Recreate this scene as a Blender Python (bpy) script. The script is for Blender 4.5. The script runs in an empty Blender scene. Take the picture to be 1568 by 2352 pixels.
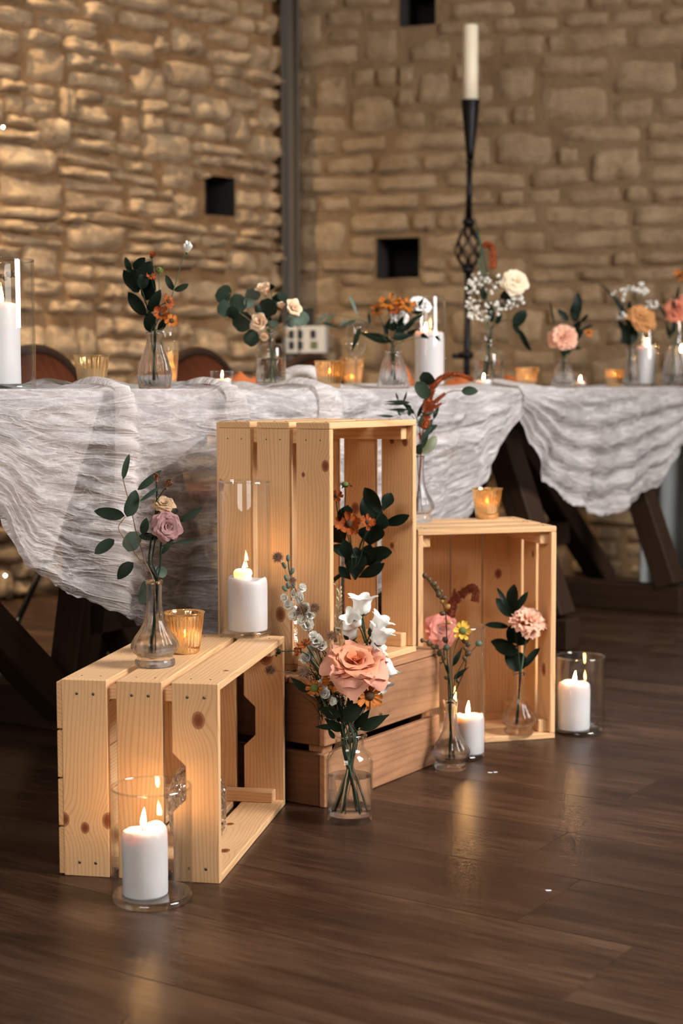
import bpy, bmesh, math, random
from mathutils import Vector, Matrix, noise
random.seed(11)
sc = bpy.context.scene
COL = sc.collection
PI = math.pi

# ------------------------------------------------------------------ camera
FPX, CAM_H, PITCH, ROLL = 3561.16, .75875, .08086, -.0029
_c, _s = math.cos(PITCH), math.sin(PITCH)
FW = Vector((0, _c, -_s)); _u = Vector((0, _s, _c)); _r = Vector((1, 0, 0))
RT = _r * math.cos(ROLL) + _u * math.sin(ROLL)
UP = _u * math.cos(ROLL) - _r * math.sin(ROLL)
CAM = Vector((0, 0, CAM_H))
cam = bpy.data.cameras.new('camera')
cam.sensor_fit = 'VERTICAL'; cam.sensor_height = 36; cam.sensor_width = 24
cam.lens = FPX / 2352 * 36
cam.clip_start = .05
cam.dof.use_dof = True; cam.dof.focus_distance = 2.6; cam.dof.aperture_fstop = 3.9
co = bpy.data.objects.new('camera', cam); COL.objects.link(co)
M = Matrix((RT, UP, -FW)).transposed().to_4x4(); M.translation = CAM
co.matrix_world = M
sc.camera = co

# ------------------------------------------------------------------ light
w = bpy.data.worlds.new('room_light'); sc.world = w; w.use_nodes = True
w.node_tree.nodes['Background'].inputs[0].default_value = (1, .88, .76, 1)
w.node_tree.nodes['Background'].inputs[1].default_value = .15
def area(name, loc, target, size, energy, col, sy=None):
    l = bpy.data.lights.new(name, 'AREA'); l.energy = energy; l.color = col
    l.shape = 'RECTANGLE'; l.size = size; l.size_y = sy or size
    o = bpy.data.objects.new(name, l); COL.objects.link(o)
    o.location = loc; o.rotation_euler = (Vector(target) - Vector(loc)).to_track_quat('-Z', 'Y').to_euler()
    return o
area('barn_window_light', (-1.6, -1.6, 2.6), (0, 3.2, .4), 1.9, 98, (1, .91, .83), 1.6)
area('side_fill_light', (2.7, 1.8, 2.3), (.1, 3.3, .45), 1.3, 215, (1, .955, .935), 1.5)  # added area fill for the cool right-hand light, set close for quick falloff
def spot(name, loc, target, energy, col, ang, blend=.8, r=.06):
    l = bpy.data.lights.new(name, 'SPOT'); l.energy = energy; l.color = col
    l.spot_size = math.radians(ang); l.spot_blend = blend; l.shadow_soft_size = r
    o = bpy.data.objects.new(name, l); COL.objects.link(o)
    o.location = loc; o.rotation_euler = (Vector(target) - Vector(loc)).to_track_quat('-Z', 'Y').to_euler()
spot('wall_wash_lamp', (-1.72, 4.55, 3.1), (-1.4, 5.45, 1.7), 290, (1, .74, .46), 85)
spot('chair_lamp', (-1.25, 4.0, 2.9), (-1.25, 4.9, .2), 240, (1, .76, .5), 90)
spot('rafter_lamp', (.9, 4.3, 3.6), (.6, 6.3, 1.1), 18, (1, .76, .5), 80)

sc.view_settings.view_transform = 'Standard'; sc.view_settings.look = 'None'
sc.view_settings.exposure = 0; sc.view_settings.gamma = 1; sc.view_settings.use_curve_mapping = False
cy = sc.cycles
cy.use_denoising = True
cy.max_bounces = 10; cy.diffuse_bounces = 3; cy.glossy_bounces = 4; cy.transmission_bounces = 10; cy.transparent_max_bounces = 32
cy.adaptive_threshold = .085; cy.adaptive_min_samples = 12; cy.sample_clamp_indirect = 5; cy.blur_glossy = .6

# ------------------------------------------------------------------ helpers
def ray(px, py): return FW + RT * ((px - 784) / FPX) + UP * ((1176 - py) / FPX)
def at(px, py, d): return CAM + ray(px, py) * d
def atz(px, py, z):
    r = ray(px, py); return CAM + r * ((z - CAM_H) / r.z)
def dep(p): return (Vector(p) - CAM).dot(FW)
def on_plane(px, py, p0, n):
    r = ray(px, py); return CAM + r * ((Vector(p0) - CAM).dot(n) / r.dot(n))
def V3(*a): return Vector(a)

def thing(name, label, cat, loc=(0, 0, 0), group=None, rot=None):
    o = bpy.data.objects.new(name, None); COL.objects.link(o)
    o.empty_display_size = .05
    o.location = loc
    if rot is not None: o.rotation_euler = rot
    tag(o, label, cat, group)
    return o
def tag(o, label=None, cat=None, group=None, kind=None):
    if label: o['label'] = label
    if cat: o['category'] = cat
    if group: o['group'] = group
    if kind: o['kind'] = kind
    return o
def mesh(name, verts, faces, mat, smooth=True, uv=None):
    me = bpy.data.meshes.new(name)
    me.from_pydata([tuple(v) for v in verts], [], faces)
    if smooth: me.polygons.foreach_set('use_smooth', [True] * len(me.polygons))
    if uv:
        l = me.uv_layers.new(name='UVMap')
        for li in me.loops: l.data[li.index].uv = uv[li.vertex_index]
    if mat is not None: me.materials.append(mat)
    me.update()
    return me
def obj(name, me, parent=None, loc=None, mtx=None):
    o = bpy.data.objects.new(name, me); COL.objects.link(o)
    if parent is not None: o.parent = parent
    if mtx is not None: o.matrix_basis = mtx
    if loc is not None: o.location = loc
    return o
def part(name, verts, faces, mat, parent, smooth=True, uv=None):
    """verts in world space, parent an unrotated Empty"""
    p = Vector(parent.location) if parent is not None else Vector()
    return obj(name, mesh(name, [Vector(v) - p for v in verts], faces, mat, smooth, uv), parent)
def bevel_box(sx, sy, sz, b=.0015, seg=1):
    bm = bmesh.new(); bmesh.ops.create_cube(bm, size=1)
    for v in bm.verts: v.co = Vector((v.co.x * sx, v.co.y * sy, v.co.z * sz))
    if b: bmesh.ops.bevel(bm, geom=bm.edges[:] , offset=b, segments=seg, affect='EDGES', profile=.5)
    return bm
def bm_mesh(name, bm, mat, smooth=False):
    me = bpy.data.meshes.new(name); bm.to_mesh(me); bm.free()
    if mat is not None: me.materials.append(mat)
    if smooth: me.polygons.foreach_set('use_smooth', [True] * len(me.polygons))
    return me
def frame(z, x=None):
    z = Vector(z).normalized()
    x = Vector(x) if x is not None else (Vector((1, 0, 0)) if abs(z.x) < .8 else Vector((0, 1, 0)))
    y = z.cross(x).normalized(); x = y.cross(z)
    return Matrix((x, y, z)).transposed()
def bar(name, a, b, w, h, mat, parent, up=(0, 0, 1), bev=.004):
    """box beam from a to b (world), parent an unrotated Empty"""
    a, b = Vector(a), Vector(b); L = (b - a).length
    x = (b - a) / L; z = Vector(up); y = z.cross(x).normalized(); z = x.cross(y)
    m = Matrix((x, y, z)).transposed().to_4x4(); m.translation = (a + b) / 2 - (Vector(parent.location) if parent else Vector())
    return obj(name, bm_mesh(name, bevel_box(L, w, h, bev), mat), parent, mtx=m)
def smooth_path(pts, n=6):
    pts = [Vector(p) for p in pts]
    if len(pts) < 3: return pts
    P = [pts[0] * 2 - pts[1]] + pts + [pts[-1] * 2 - pts[-2]]
    out = []
    for i in range(1, len(P) - 2):
        for k in range(n):
            t = k / n; a, b, c, d = P[i - 1:i + 3]
            out.append(.5 * ((2 * b) + (c - a) * t + (2 * a - 5 * b + 4 * c - d) * t * t + (3 * b - a - 3 * c + d) * t ** 3))
    return out + [pts[-1]]
def tube(pts, r0, r1=None, seg=6, rad=None):
    pts = [Vector(p) for p in pts]; n = len(pts); vs = []; fs = []
    r1 = r0 if r1 is None else r1
    N = None
    for i, p in enumerate(pts):
        t = (pts[min(i + 1, n - 1)] - pts[max(i - 1, 0)]).normalized()
        if N is None: N = t.orthogonal().normalized()
        N = (N - t * N.dot(t)).normalized(); B = t.cross(N)
        r = rad[i] if rad else r0 + (r1 - r0) * i / max(1, n - 1)
        for k in range(seg):
            a = 2 * PI * k / seg
            vs.append(p + (N * math.cos(a) + B * math.sin(a)) * r)
    for i in range(n - 1):
        for k in range(seg):
            a = i * seg + k; b = i * seg + (k + 1) % seg
            fs.append((a, b, b + seg, a + seg))
    fs.append(tuple(range(seg))[::-1]); fs.append(tuple(range((n - 1) * seg, n * seg)))
    return vs, fs
def merge(parts):
    vs = []; fs = []
    for v, f in parts:
        o = len(vs); vs += list(v); fs += [tuple(i + o for i in q) for q in f]
    return vs, fs
def lathe(prof, seg=40, mod=None, c=(0, 0, 0)):
    """prof [(r, z)]; mod(theta, r, z) -> r"""
    c = Vector(c); vs = []; rows = []
    for r, z in prof:
        if r < 1e-6:
            rows.append([len(vs)]); vs.append(c + Vector((0, 0, z)))
        else:
            row = []
            for k in range(seg):
                a = 2 * PI * k / seg; rr = mod(a, r, z) if mod else r
                row.append(len(vs)); vs.append(c + Vector((rr * math.cos(a), rr * math.sin(a), z)))
            rows.append(row)
    fs = []
    for A, B in zip(rows[:-1], rows[1:]):
        for k in range(seg):
            j = (k + 1) % seg
            if len(A) == 1 and len(B) == 1: continue
            if len(A) == 1: fs.append((A[0], B[j], B[k]))
            elif len(B) == 1: fs.append((A[k], A[j], B[0]))
            else: fs.append((A[k], A[j], B[j], B[k]))
    return vs, fs
def interp(xs, ys, x):
    if x <= xs[0]: return ys[0]
    for i in range(1, len(xs)):
        if x <= xs[i]:
            t = (x - xs[i - 1]) / (xs[i] - xs[i - 1]); t = t * t * (3 - 2 * t) * .5 + t * .5
            return ys[i - 1] + (ys[i] - ys[i - 1]) * t
    return ys[-1]
def sstep(a, b, x):
    t = min(1, max(0, (x - a) / (b - a))); return t * t * (3 - 2 * t)

# ------------------------------------------------------------------ materials
def new_mat(name):
    m = bpy.data.materials.new(name); m.use_nodes = True; m.node_tree.nodes.clear(); return m, m.node_tree
def nd(nt, typ, ins=None, **props):
    n = nt.nodes.new('ShaderNode' + typ)
    for k, v in props.items(): setattr(n, k, v)
    for k, v in (ins or {}).items():
        s = n.inputs[k]
        if isinstance(v, bpy.types.NodeSocket): nt.links.new(v, s)
        elif isinstance(v, bpy.types.Node): nt.links.new(v.outputs[0], s)
        else:
            if isinstance(v, tuple) and len(v) == 3 and s.type == 'RGBA': v = v + (1,)
            s.default_value = v
    return n
def mth(nt, op, a, b=0, c=0, clamp=False):
    n = nd(nt, 'Math', {0: a, 1: b, 2: c}, operation=op); n.use_clamp = clamp; return n.outputs[0]
def vm(nt, op, a, b=(0, 0, 0)):
    n = nd(nt, 'VectorMath', {0: a, 1: b}, operation=op); return n.outputs['Value'] if op in ('LENGTH', 'DISTANCE', 'DOT_PRODUCT') else n.outputs[0]
def mixc(nt, fac, a, b, blend='MIX'):
    n = nd(nt, 'Mix', {0: fac, 6: a, 7: b}, data_type='RGBA', blend_type=blend); return n.outputs[2]
def ramp(nt, fac, stops, interp='LINEAR'):
    n = nd(nt, 'ValToRGB', {0: fac}); cr = n.color_ramp; cr.interpolation = interp
    while len(cr.elements) < len(stops): cr.elements.new(.5)
    for e, (p, c) in zip(cr.elements, stops):
        e.position = p; e.color = (c, c, c, 1) if isinstance(c, (int, float)) else tuple(c) + (1,)
    return n.outputs[0]
def noise_tex(nt, vec, scale, detail=3, rough=.55, dist=0):
    return nd(nt, 'TexNoise', {'Vector': vec, 'Scale': scale, 'Detail': detail, 'Roughness': rough, 'Distortion': dist}).outputs[0]
def bsdf(nt, color, rough=.5, bump=None, bump_s=.3, bump_d=.01, **kw):
    ins = {'Base Color': color, 'Roughness': rough}
    for k, v in kw.items(): ins[k.replace('_', ' ')] = v
    if bump is not None: ins['Normal'] = nd(nt, 'Bump', {'Height': bump, 'Strength': bump_s, 'Distance': bump_d}).outputs[0]
    return nd(nt, 'BsdfPrincipled', ins)
def out(nt, sh): nd(nt, 'OutputMaterial', {0: sh})

def simple(name, col, rough=.5, var=.0, bump_scale=None, bump_s=.2, **kw):
    m, nt = new_mat(name)
    tc = nd(nt, 'TexCoord'); oi = nd(nt, 'ObjectInfo')
    n = noise_tex(nt, tc.outputs['Object'], 40, 3)
    f = mth(nt, 'ADD', mth(nt, 'MULTIPLY', n, .35), mth(nt, 'MULTIPLY', oi.outputs['Random'], var))
    dark = tuple(c * (.72 - .2 * var) for c in col); lite = tuple(min(1, c * (1.15 + .25 * var)) for c in col)
    c = mixc(nt, f, dark, lite)
    b = noise_tex(nt, tc.outputs['Object'], bump_scale, 2) if bump_scale else None
    out(nt, bsdf(nt, c, rough, b, bump_s, .002, **kw)); return m

def wood(name, light, dark, knotc, ring=95, rough=.5, fiber=.25, stain=0, tint=.25, coat=0, spec=.4):
    m, nt = new_mat(name)
    tc = nd(nt, 'TexCoord'); oi = nd(nt, 'ObjectInfo'); P = tc.outputs['Object']
    rnd = vm(nt, 'MULTIPLY', nd(nt, 'CombineXYZ', {0: oi.outputs['Random'], 1: oi.outputs['Random'], 2: oi.outputs['Random']}).outputs[0], (37.3, 91.7, 53.1))
    Q = vm(nt, 'ADD', P, rnd)
    sep = nd(nt, 'SeparateXYZ', {0: P})
    n1 = noise_tex(nt, vm(nt, 'MULTIPLY', Q, (1.5, 7, 7)), 1, 2.5, .5)
    g = mth(nt, 'ADD', mth(nt, 'ADD', sep.outputs[1], mth(nt, 'MULTIPLY', sep.outputs[2], .6)), mth(nt, 'MULTIPLY', n1, .085))
    kd = None
    for key in ('knot_a', 'knot_b', 'knot_c'):
        at_ = nd(nt, 'Attribute', attribute_type='OBJECT', attribute_name=key)
        ks = nd(nt, 'SeparateXYZ', {0: at_.outputs['Vector']})
        dx = mth(nt, 'MULTIPLY', mth(nt, 'SUBTRACT', sep.outputs[0], ks.outputs[0]), .75)
        dy = mth(nt, 'SUBTRACT', sep.outputs[1], ks.outputs[1])
        d = mth(nt, 'SQRT', mth(nt, 'ADD', mth(nt, 'MULTIPLY', dx, dx), mth(nt, 'MULTIPLY', dy, dy)))
        rr = mth(nt, 'MAXIMUM', ks.outputs[2], .0001)
        q = mth(nt, 'DIVIDE', d, rr)                               # 1 at the knot's rim
        e = mth(nt, 'POWER', 2.718, mth(nt, 'MULTIPLY', mth(nt, 'MULTIPLY', q, q), -.16))
        g = mth(nt, 'ADD', g, mth(nt, 'MULTIPLY', mth(nt, 'MULTIPLY', e, rr), 2.2))
        k = mth(nt, 'SUBTRACT', 1.18, q)
        kd = k if kd is None else mth(nt, 'MAXIMUM', kd, k)
    ringv = mth(nt, 'SINE', mth(nt, 'MULTIPLY', g, ring * 6.2832))
    rr_ = ramp(nt, mth(nt, 'MULTIPLY_ADD', ringv, .5, .5), [(0, 0), (.55, .12), (.86, .55), (1, 1)])
    fib = noise_tex(nt, vm(nt, 'MULTIPLY', Q, (9, 420, 420)), 1, 3, .6)
    big = noise_tex(nt, vm(nt, 'MULTIPLY', Q, (3, 14, 14)), 1, 2)
    f = mth(nt, 'ADD', mth(nt, 'MULTIPLY', rr_, .44), mth(nt, 'MULTIPLY', mth(nt, 'SUBTRACT', fib, .5), fiber))
    f = mth(nt, 'ADD', f, mth(nt, 'MULTIPLY', mth(nt, 'SUBTRACT', big, .5), .55), clamp=True)
    c = mixc(nt, f, light, dark)
    tin = mth(nt, 'MULTIPLY', oi.outputs['Random'], tint)
    c = mixc(nt, tin, c, tuple(x * .72 for x in dark))
    if stain:
        st = ramp(nt, noise_tex(nt, vm(nt, 'MULTIPLY', Q, (5, 12, 12)), 1, 5, .7), [(.42, 0), (.7, 1)])
        c = mixc(nt, mth(nt, 'MULTIPLY', st, stain), c, tuple(x * .3 for x in dark))
    km = ramp(nt, kd, [(0, 0), (.10, .45), (.2, .8), (.3, .62), (.45, .9), (1, 1)])
    c = mixc(nt, km, c, knotc)
    out(nt, bsdf(nt, c, rough, f, .12, .002, Coat_Weight=coat, Coat_Roughness=.3, Specular_IOR_Level=spec))
    return m
M_PINE = wood('pine', (.80, .508, .268), (.53, .25, .084), (.20, .045, .012), ring=140, tint=.2)
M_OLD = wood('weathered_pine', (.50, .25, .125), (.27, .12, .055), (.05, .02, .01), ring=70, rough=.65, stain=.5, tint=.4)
M_OLDSHADE = wood('shaded_weathered_pine', (.20, .085, .035), (.10, .04, .016), (.03, .012, .006), ring=70, rough=.65, stain=.5, tint=.4)  # end boards: darker wood with the near crate's shade put into the colour
M_TRESTLE = wood('dark_stained_wood', (.036, .019, .011), (.018, .009, .005), (.006, .003, .002), ring=50, rough=.6, spec=.12)
M_BROWN = wood('chair_leather_wood', (.16, .05, .022), (.09, .026, .012), (.03, .01, .01), ring=30, rough=.35)

def floor_mat():
    m, nt = new_mat('dark_oak_laminate')
    tc = nd(nt, 'TexCoord'); oi = nd(nt, 'ObjectInfo'); P = tc.outputs['Object']
    R = nd(nt, 'CombineXYZ', {0: oi.outputs['Random'], 1: oi.outputs['Random'], 2: 0}).outputs[0]
    Q = vm(nt, 'ADD', P, vm(nt, 'MULTIPLY', R, (71, 33, 0)))
    a = noise_tex(nt, vm(nt, 'MULTIPLY', Q, (1.6, 9, 1)), 1, 4, .6, .6)
    b = noise_tex(nt, vm(nt, 'MULTIPLY', Q, (14, 190, 1)), 1, 4, .65)
    c3 = noise_tex(nt, vm(nt, 'MULTIPLY', Q, (4, 34, 1)), 1, 3, .6, .4)
    f = mth(nt, 'ADD', mth(nt, 'MULTIPLY', a, .62), mth(nt, 'ADD', mth(nt, 'MULTIPLY', b, .42), mth(nt, 'MULTIPLY', c3, .40)))
    col = ramp(nt, f, [(.50, (.013, .007, .004)), (.70, (.046, .0225, .0125)), (.88, (.105, .058, .034))])
    vo = nd(nt, 'TexVoronoi', {'Vector': vm(nt, 'MULTIPLY', Q, (1.1, 3.1, 1)), 'Scale': 1.0, 'Randomness': 1.0})
    kd = ramp(nt, mth(nt, 'ADD', vo.outputs['Distance'], mth(nt, 'MULTIPLY', c3, .12)), [(.08, 1), (.19, 0)])
    col = mixc(nt, mth(nt, 'MULTIPLY', kd, .85), col, (.010, .006, .004))
    col = mixc(nt, mth(nt, 'MULTIPLY', oi.outputs['Random'], .9), col, mixc(nt, .6, col, (.022, .011, .007)))
    ro = mth(nt, 'ADD', .23, mth(nt, 'MULTIPLY', b, .22))
    out(nt, bsdf(nt, col, ro, b, .3, .0012, Specular_IOR_Level=.22)); return m
M_FLOOR = floor_mat()

def stone_mat(name, cols, mort=False):
    m, nt = new_mat(name)
    tc = nd(nt, 'TexCoord'); oi = nd(nt, 'ObjectInfo'); P = tc.outputs['Object']
    R = nd(nt, 'CombineXYZ', {0: oi.outputs['Random'], 1: oi.outputs['Random'], 2: oi.outputs['Random']}).outputs[0]
    Q = vm(nt, 'ADD', P, vm(nt, 'MULTIPLY', R, (17, 29, 41)))
    a = noise_tex(nt, Q, 9, 6, .65); b = noise_tex(nt, Q, 45, 5, .7)
    f = mth(nt, 'ADD', mth(nt, 'MULTIPLY', a, .8), mth(nt, 'MULTIPLY', b, .35))
    c = ramp(nt, f, [(.38, cols[0]), (.56, cols[1]), (.74, cols[2])])
    c = mixc(nt, mth(nt, 'MULTIPLY', oi.outputs['Random'], .5), c, cols[3])
    out(nt, bsdf(nt, c, .9, mth(nt, 'ADD', mth(nt, 'MULTIPLY', a, .9), mth(nt, 'MULTIPLY', b, .5)), .9, .02, Specular_IOR_Level=.15)); return m
M_STONE_L = stone_mat('rubble_limestone', [(.09, .065, .042), (.34, .235, .14), (.56, .42, .27), (.40, .275, .16)])
M_STONE_R = stone_mat('coursed_limestone', [(.15, .10, .058), (.28, .195, .115), (.38, .28, .175), (.24, .165, .098)])
M_MORTAR_L = stone_mat('ochre_mortar', [(.13, .07, .032), (.25, .14, .065), (.34, .205, .10), (.22, .125, .06)])  # ochre taken darker so the recessed joints read as shadow
M_MORTAR_R = stone_mat('brown_mortar', [(.12, .077, .042), (.195, .127, .07), (.25, .165, .092), (.185, .12, .067)])
M_DARKHOLE = simple('hole_shade', (.03, .028, .024), .95)  # near black lining: the shade inside the holes put into the colour
M_STEEL = simple('grey_painted_steel', (.085, .07, .055), .85)
M_IRON = simple('wrought_iron', (.014, .014, .015), .38, 0, 60, .5, Metallic=.75)
M_BLACK = simple('black_metal', (.01, .01, .01), .4)
M_RUBBER = simple('black_cable_rubber', (.012, .012, .012), .55)
M_NAIL = simple('nail_steel', (.16, .15, .15), .35, 0, Metallic=.8)
M_WHITEPL = simple('white_plastic', (.62, .60, .56), .45)
M_NAPKIN = simple('rust_linen', (.55, .14, .03), .85, .2, 90, .3)
M_PAPER = simple('white_paper', (.85, .85, .85), .8)

def gauze():
    m, nt = new_mat('cotton_gauze')
    tc = nd(nt, 'TexCoord'); U = tc.outputs['UV']
    w1 = noise_tex(nt, vm(nt, 'MULTIPLY', U, (5, 25, 1)), 1, 2, .45, 1.3)
    w2 = noise_tex(nt, vm(nt, 'MULTIPLY', U, (13, 62, 1)), 1, 2, .5, 1.6)
    w3 = noise_tex(nt, vm(nt, 'MULTIPLY', U, (60, 26, 1)), 1, 2, .5, .6)
    def ridge(n, p): return mth(nt, 'POWER', mth(nt, 'SUBTRACT', 1, mth(nt, 'ABSOLUTE', mth(nt, 'MULTIPLY_ADD', n, 8, -4)), clamp=True), p)
    r1, r2, r3 = ridge(w1, 1.6), ridge(w2, 1.5), ridge(w3, 2)
    th = mth(nt, 'ADD', mth(nt, 'MULTIPLY', r1, .6), mth(nt, 'ADD', mth(nt, 'MULTIPLY', r2, .3), mth(nt, 'MULTIPLY', r3, .16)))
    big = noise_tex(nt, vm(nt, 'MULTIPLY', U, (3, 5, 1)), 1, 2)
    at_ = nd(nt, 'Attribute', attribute_type='GEOMETRY', attribute_name='layers')
    al = mth(nt, 'ADD', mth(nt, 'ADD', .26, mth(nt, 'MULTIPLY', big, .14)), mth(nt, 'ADD', mth(nt, 'MULTIPLY', th, .40), mth(nt, 'MULTIPLY', at_.outputs['Fac'], .5)), clamp=True)
    col = mixc(nt, mth(nt, 'MULTIPLY', th, 1, clamp=True), (.76, .71, .70), (.92, .89, .885))
    bump = nd(nt, 'Bump', {'Height': th, 'Strength': .7, 'Distance': .006}).outputs[0]
    d = nd(nt, 'BsdfDiffuse', {'Color': col, 'Normal': bump}); t = nd(nt, 'BsdfTranslucent', {'Color': col, 'Normal': bump})
    mx = nd(nt, 'MixShader', {0: .38, 1: d.outputs[0], 2: t.outputs[0]})
    tr = nd(nt, 'BsdfTransparent')
    out(nt, nd(nt, 'MixShader', {0: al, 1: tr.outputs[0], 2: mx.outputs[0]}).outputs[0]); return m
M_GAUZE = gauze()

def thin_glass(name, tint=(.985, .992, .99), base=.035, gain=.75, pw=4.0, rough=0.0):
    m, nt = new_mat(name)
    f = nd(nt, 'LayerWeight', {'Blend': .5}).outputs['Facing']
    fac = mth(nt, 'ADD', base, mth(nt, 'MULTIPLY', mth(nt, 'POWER', f, pw), gain), clamp=True)
    tcol = mixc(nt, mth(nt, 'POWER', f, 6), tint, tuple(x * .8 for x in tint))
    t = nd(nt, 'BsdfTransparent', {'Color': tcol}); g = nd(nt, 'BsdfGlossy', {'Color': (1, 1, 1), 'Roughness': rough})
    out(nt, nd(nt, 'MixShader', {0: fac, 1: t.outputs[0], 2: g.outputs[0]}).outputs[0]); return m
M_CYL = thin_glass('clear_cylinder_glass')
M_CYLBASE = thin_glass('cylinder_base_glass', (.95, .975, .975), .06, .7, 2.4)
def solid_glass(name, leak=.3, col=(1, 1, 1), ior=1.47, rough=0, bumpy=None):
    m, nt = new_mat(name)
    ins = {'Color': col, 'Roughness': rough, 'IOR': ior}
    if bumpy:
        tc = nd(nt, 'TexCoord'); vo = nd(nt, 'TexVoronoi', {'Vector': tc.outputs['Object'], 'Scale': bumpy})
        ins['Normal'] = nd(nt, 'Bump', {'Height': vo.outputs['Distance'], 'Strength': 1.0, 'Distance': .006}).outputs[0]
    g = nd(nt, 'BsdfGlass', ins); t = nd(nt, 'BsdfTransparent', {'Color': (.97, .97, .97)})
    out(nt, nd(nt, 'MixShader', {0: leak, 1: g.outputs[0], 2: t.outputs[0]}).outputs[0]); return m
M_CRYSTAL = solid_glass('pressed_crystal', .25, ior=1.28)
M_BOTTLE = thin_glass('bottle_glass', (.985, .992, .985), .03, .8, 3.4)
M_TEXGLASS = solid_glass('textured_glass', .15, bumpy=90)
M_WATER = solid_glass('vase_water', .3, (.995, 1, .998), 1.2)

def wax(name, col=(.68, .665, .68), sss=.6):
    m, nt = new_mat(name)
    tc = nd(nt, 'TexCoord'); n = noise_tex(nt, tc.outputs['Object'], 60, 3)
    out(nt, bsdf(nt, mixc(nt, mth(nt, 'MULTIPLY', n, .3), col, tuple(x * .93 for x in col)), .42, n, .08, .002,
                 Subsurface_Weight=sss, Subsurface_Radius=(1, .5, .28), Subsurface_Scale=.028)); return m
M_WAX = wax('white_candle_wax')
M_IVORY = wax('ivory_candle_wax', (.80, .72, .56), .25)
def flame_mat():
    m, nt = new_mat('candle_flame')
    tc = nd(nt, 'TexCoord'); z = nd(nt, 'SeparateXYZ', {0: tc.outputs['Generated']}).outputs[2]
    c = ramp(nt, z, [(0, (1, .38, .10)), (.25, (1, .53, .18)), (.8, (1, .49, .15)), (1, (1, .38, .10))])
    out(nt, nd(nt, 'Emission', {'Color': c, 'Strength': 210.0}).outputs[0]); return m
M_FLAME = flame_mat()
def emit(name, col, s):
    m, nt = new_mat(name); out(nt, nd(nt, 'Emission', {'Color': col, 'Strength': s}).outputs[0]); return m
M_BULB = emit('fairy_bulb', (1, .93, .8), 60)
def gold_mat(name='mercury_gold_glass', pale=0):
    m, nt = new_mat(name)
    tc = nd(nt, 'TexCoord'); P = tc.outputs['Object']
    sp = ramp(nt, noise_tex(nt, P, 260, 2, .6), [(.5, 0), (.68, 1)])
    gcol = (1, .80, .50) if not pale else (.95, .82, .6)
    g = nd(nt, 'BsdfGlossy', {'Color': gcol, 'Roughness': .12})
    t = nd(nt, 'BsdfTranslucent', {'Color': (.95, .78, .52)})
    tr = nd(nt, 'BsdfTransparent', {'Color': (.95, .72, .42) if not pale else (.95, .86, .68)})
    a = nd(nt, 'MixShader', {0: .5 if pale else .12, 1: g.outputs[0], 2: tr.outputs[0]})
    b = nd(nt, 'MixShader', {0: .2, 1: a.outputs[0], 2: t.outputs[0]})
    c = nd(nt, 'MixShader', {0: mth(nt, 'MULTIPLY', sp, .35), 1: b.outputs[0], 2: tr.outputs[0]})
    out(nt, c.outputs[0]); return m
M_GOLD = gold_mat(); M_GOLDPALE = gold_mat('pale_gold_glass', 1)

def petal_mat(name, base, tip, rough=.6, trans=.25, streak=None):
    m, nt = new_mat(name)
    tc = nd(nt, 'TexCoord'); U = tc.outputs['UV']; v = nd(nt, 'SeparateXYZ', {0: U})
    n = noise_tex(nt, vm(nt, 'MULTIPLY', U, (14, 2, 1)), 1, 3); oi = nd(nt, 'ObjectInfo')
    f = mth(nt, 'ADD', v.outputs[1], mth(nt, 'MULTIPLY', mth(nt, 'SUBTRACT', n, .5), .5), clamp=True)
    c = mixc(nt, f, base, tip)
    if streak: c = mixc(nt, ramp(nt, mth(nt, 'ADD', n, mth(nt, 'MULTIPLY', v.outputs[1], .15)), [(.5, 0), (.66, .85)]), c, streak)
    c = mixc(nt, mth(nt, 'MULTIPLY', oi.outputs['Random'], .25), c, base)
    d = bsdf(nt, c, rough, n, .25, .002, Specular_IOR_Level=.25)
    t = nd(nt, 'BsdfTranslucent', {'Color': c})
    out(nt, nd(nt, 'MixShader', {0: trans, 1: d.outputs[0], 2: t.outputs[0]}).outputs[0]); return m
P_PEACH = petal_mat('peach_rose_petal', (.74, .22, .10), (.86, .43, .26))
P_PEACHIN = petal_mat('coral_rose_heart_petal', (.66, .13, .05), (.82, .30, .14))
P_PEACHOUT = petal_mat('blush_rose_petal', (.66, .24, .17), (.84, .44, .31))
P_DUSTY = petal_mat('dusty_pink_petal', (.30, .13, .125), (.45, .255, .25))
P_CREAMDRY = petal_mat('faded_cream_petal', (.76, .66, .46), (.52, .30, .16))
P_PALE = petal_mat('pale_peach_petal', (.92, .58, .30), (.95, .76, .56))
P_CREAM = petal_mat('cream_rose_petal', (.92, .72, .42), (.95, .86, .68))
P_TAN = petal_mat('caramel_rose_petal', (.55, .22, .06), (.70, .36, .14))
P_PINK = petal_mat('salmon_pink_petal', (.72, .20, .15), (.86, .40, .34))
P_CARN = petal_mat('peach_carnation_petal', (.85, .38, .24), (.95, .62, .46))
P_WHITE = petal_mat('white_petal', (.86, .86, .80), (.92, .91, .89), .6, .15)
P_BELL = petal_mat('white_bell_petal', (.88, .88, .84), (.92, .91, .89), .5, .2)
P_HEL = petal_mat('orange_helenium_petal', (.30, .05, .008), (.62, .18, .015), .55, .2, (.22, .03, .008))
P_HELY = petal_mat('golden_helenium_petal', (.52, .14, .010), (.72, .29, .02), .55, .2, (.32, .07, .01))
P_YEL = petal_mat('yellow_petal', (.80, .45, .03), (.92, .66, .12))
P_CORAL = petal_mat('coral_petal', (.70, .14, .08), (.86, .36, .22))
M_RUSCUS = simple('dark_glossy_leaf', (.0055, .0125, .0068), .45, .5, Specular_IOR_Level=.1)
M_EUC = simple('silver_eucalyptus_leaf', (.085, .125, .095), .6, .8, Specular_IOR_Level=.3)
M_EUCD = simple('green_eucalyptus_leaf', (.024, .040, .025), .6, .8, Specular_IOR_Level=.12)
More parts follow.
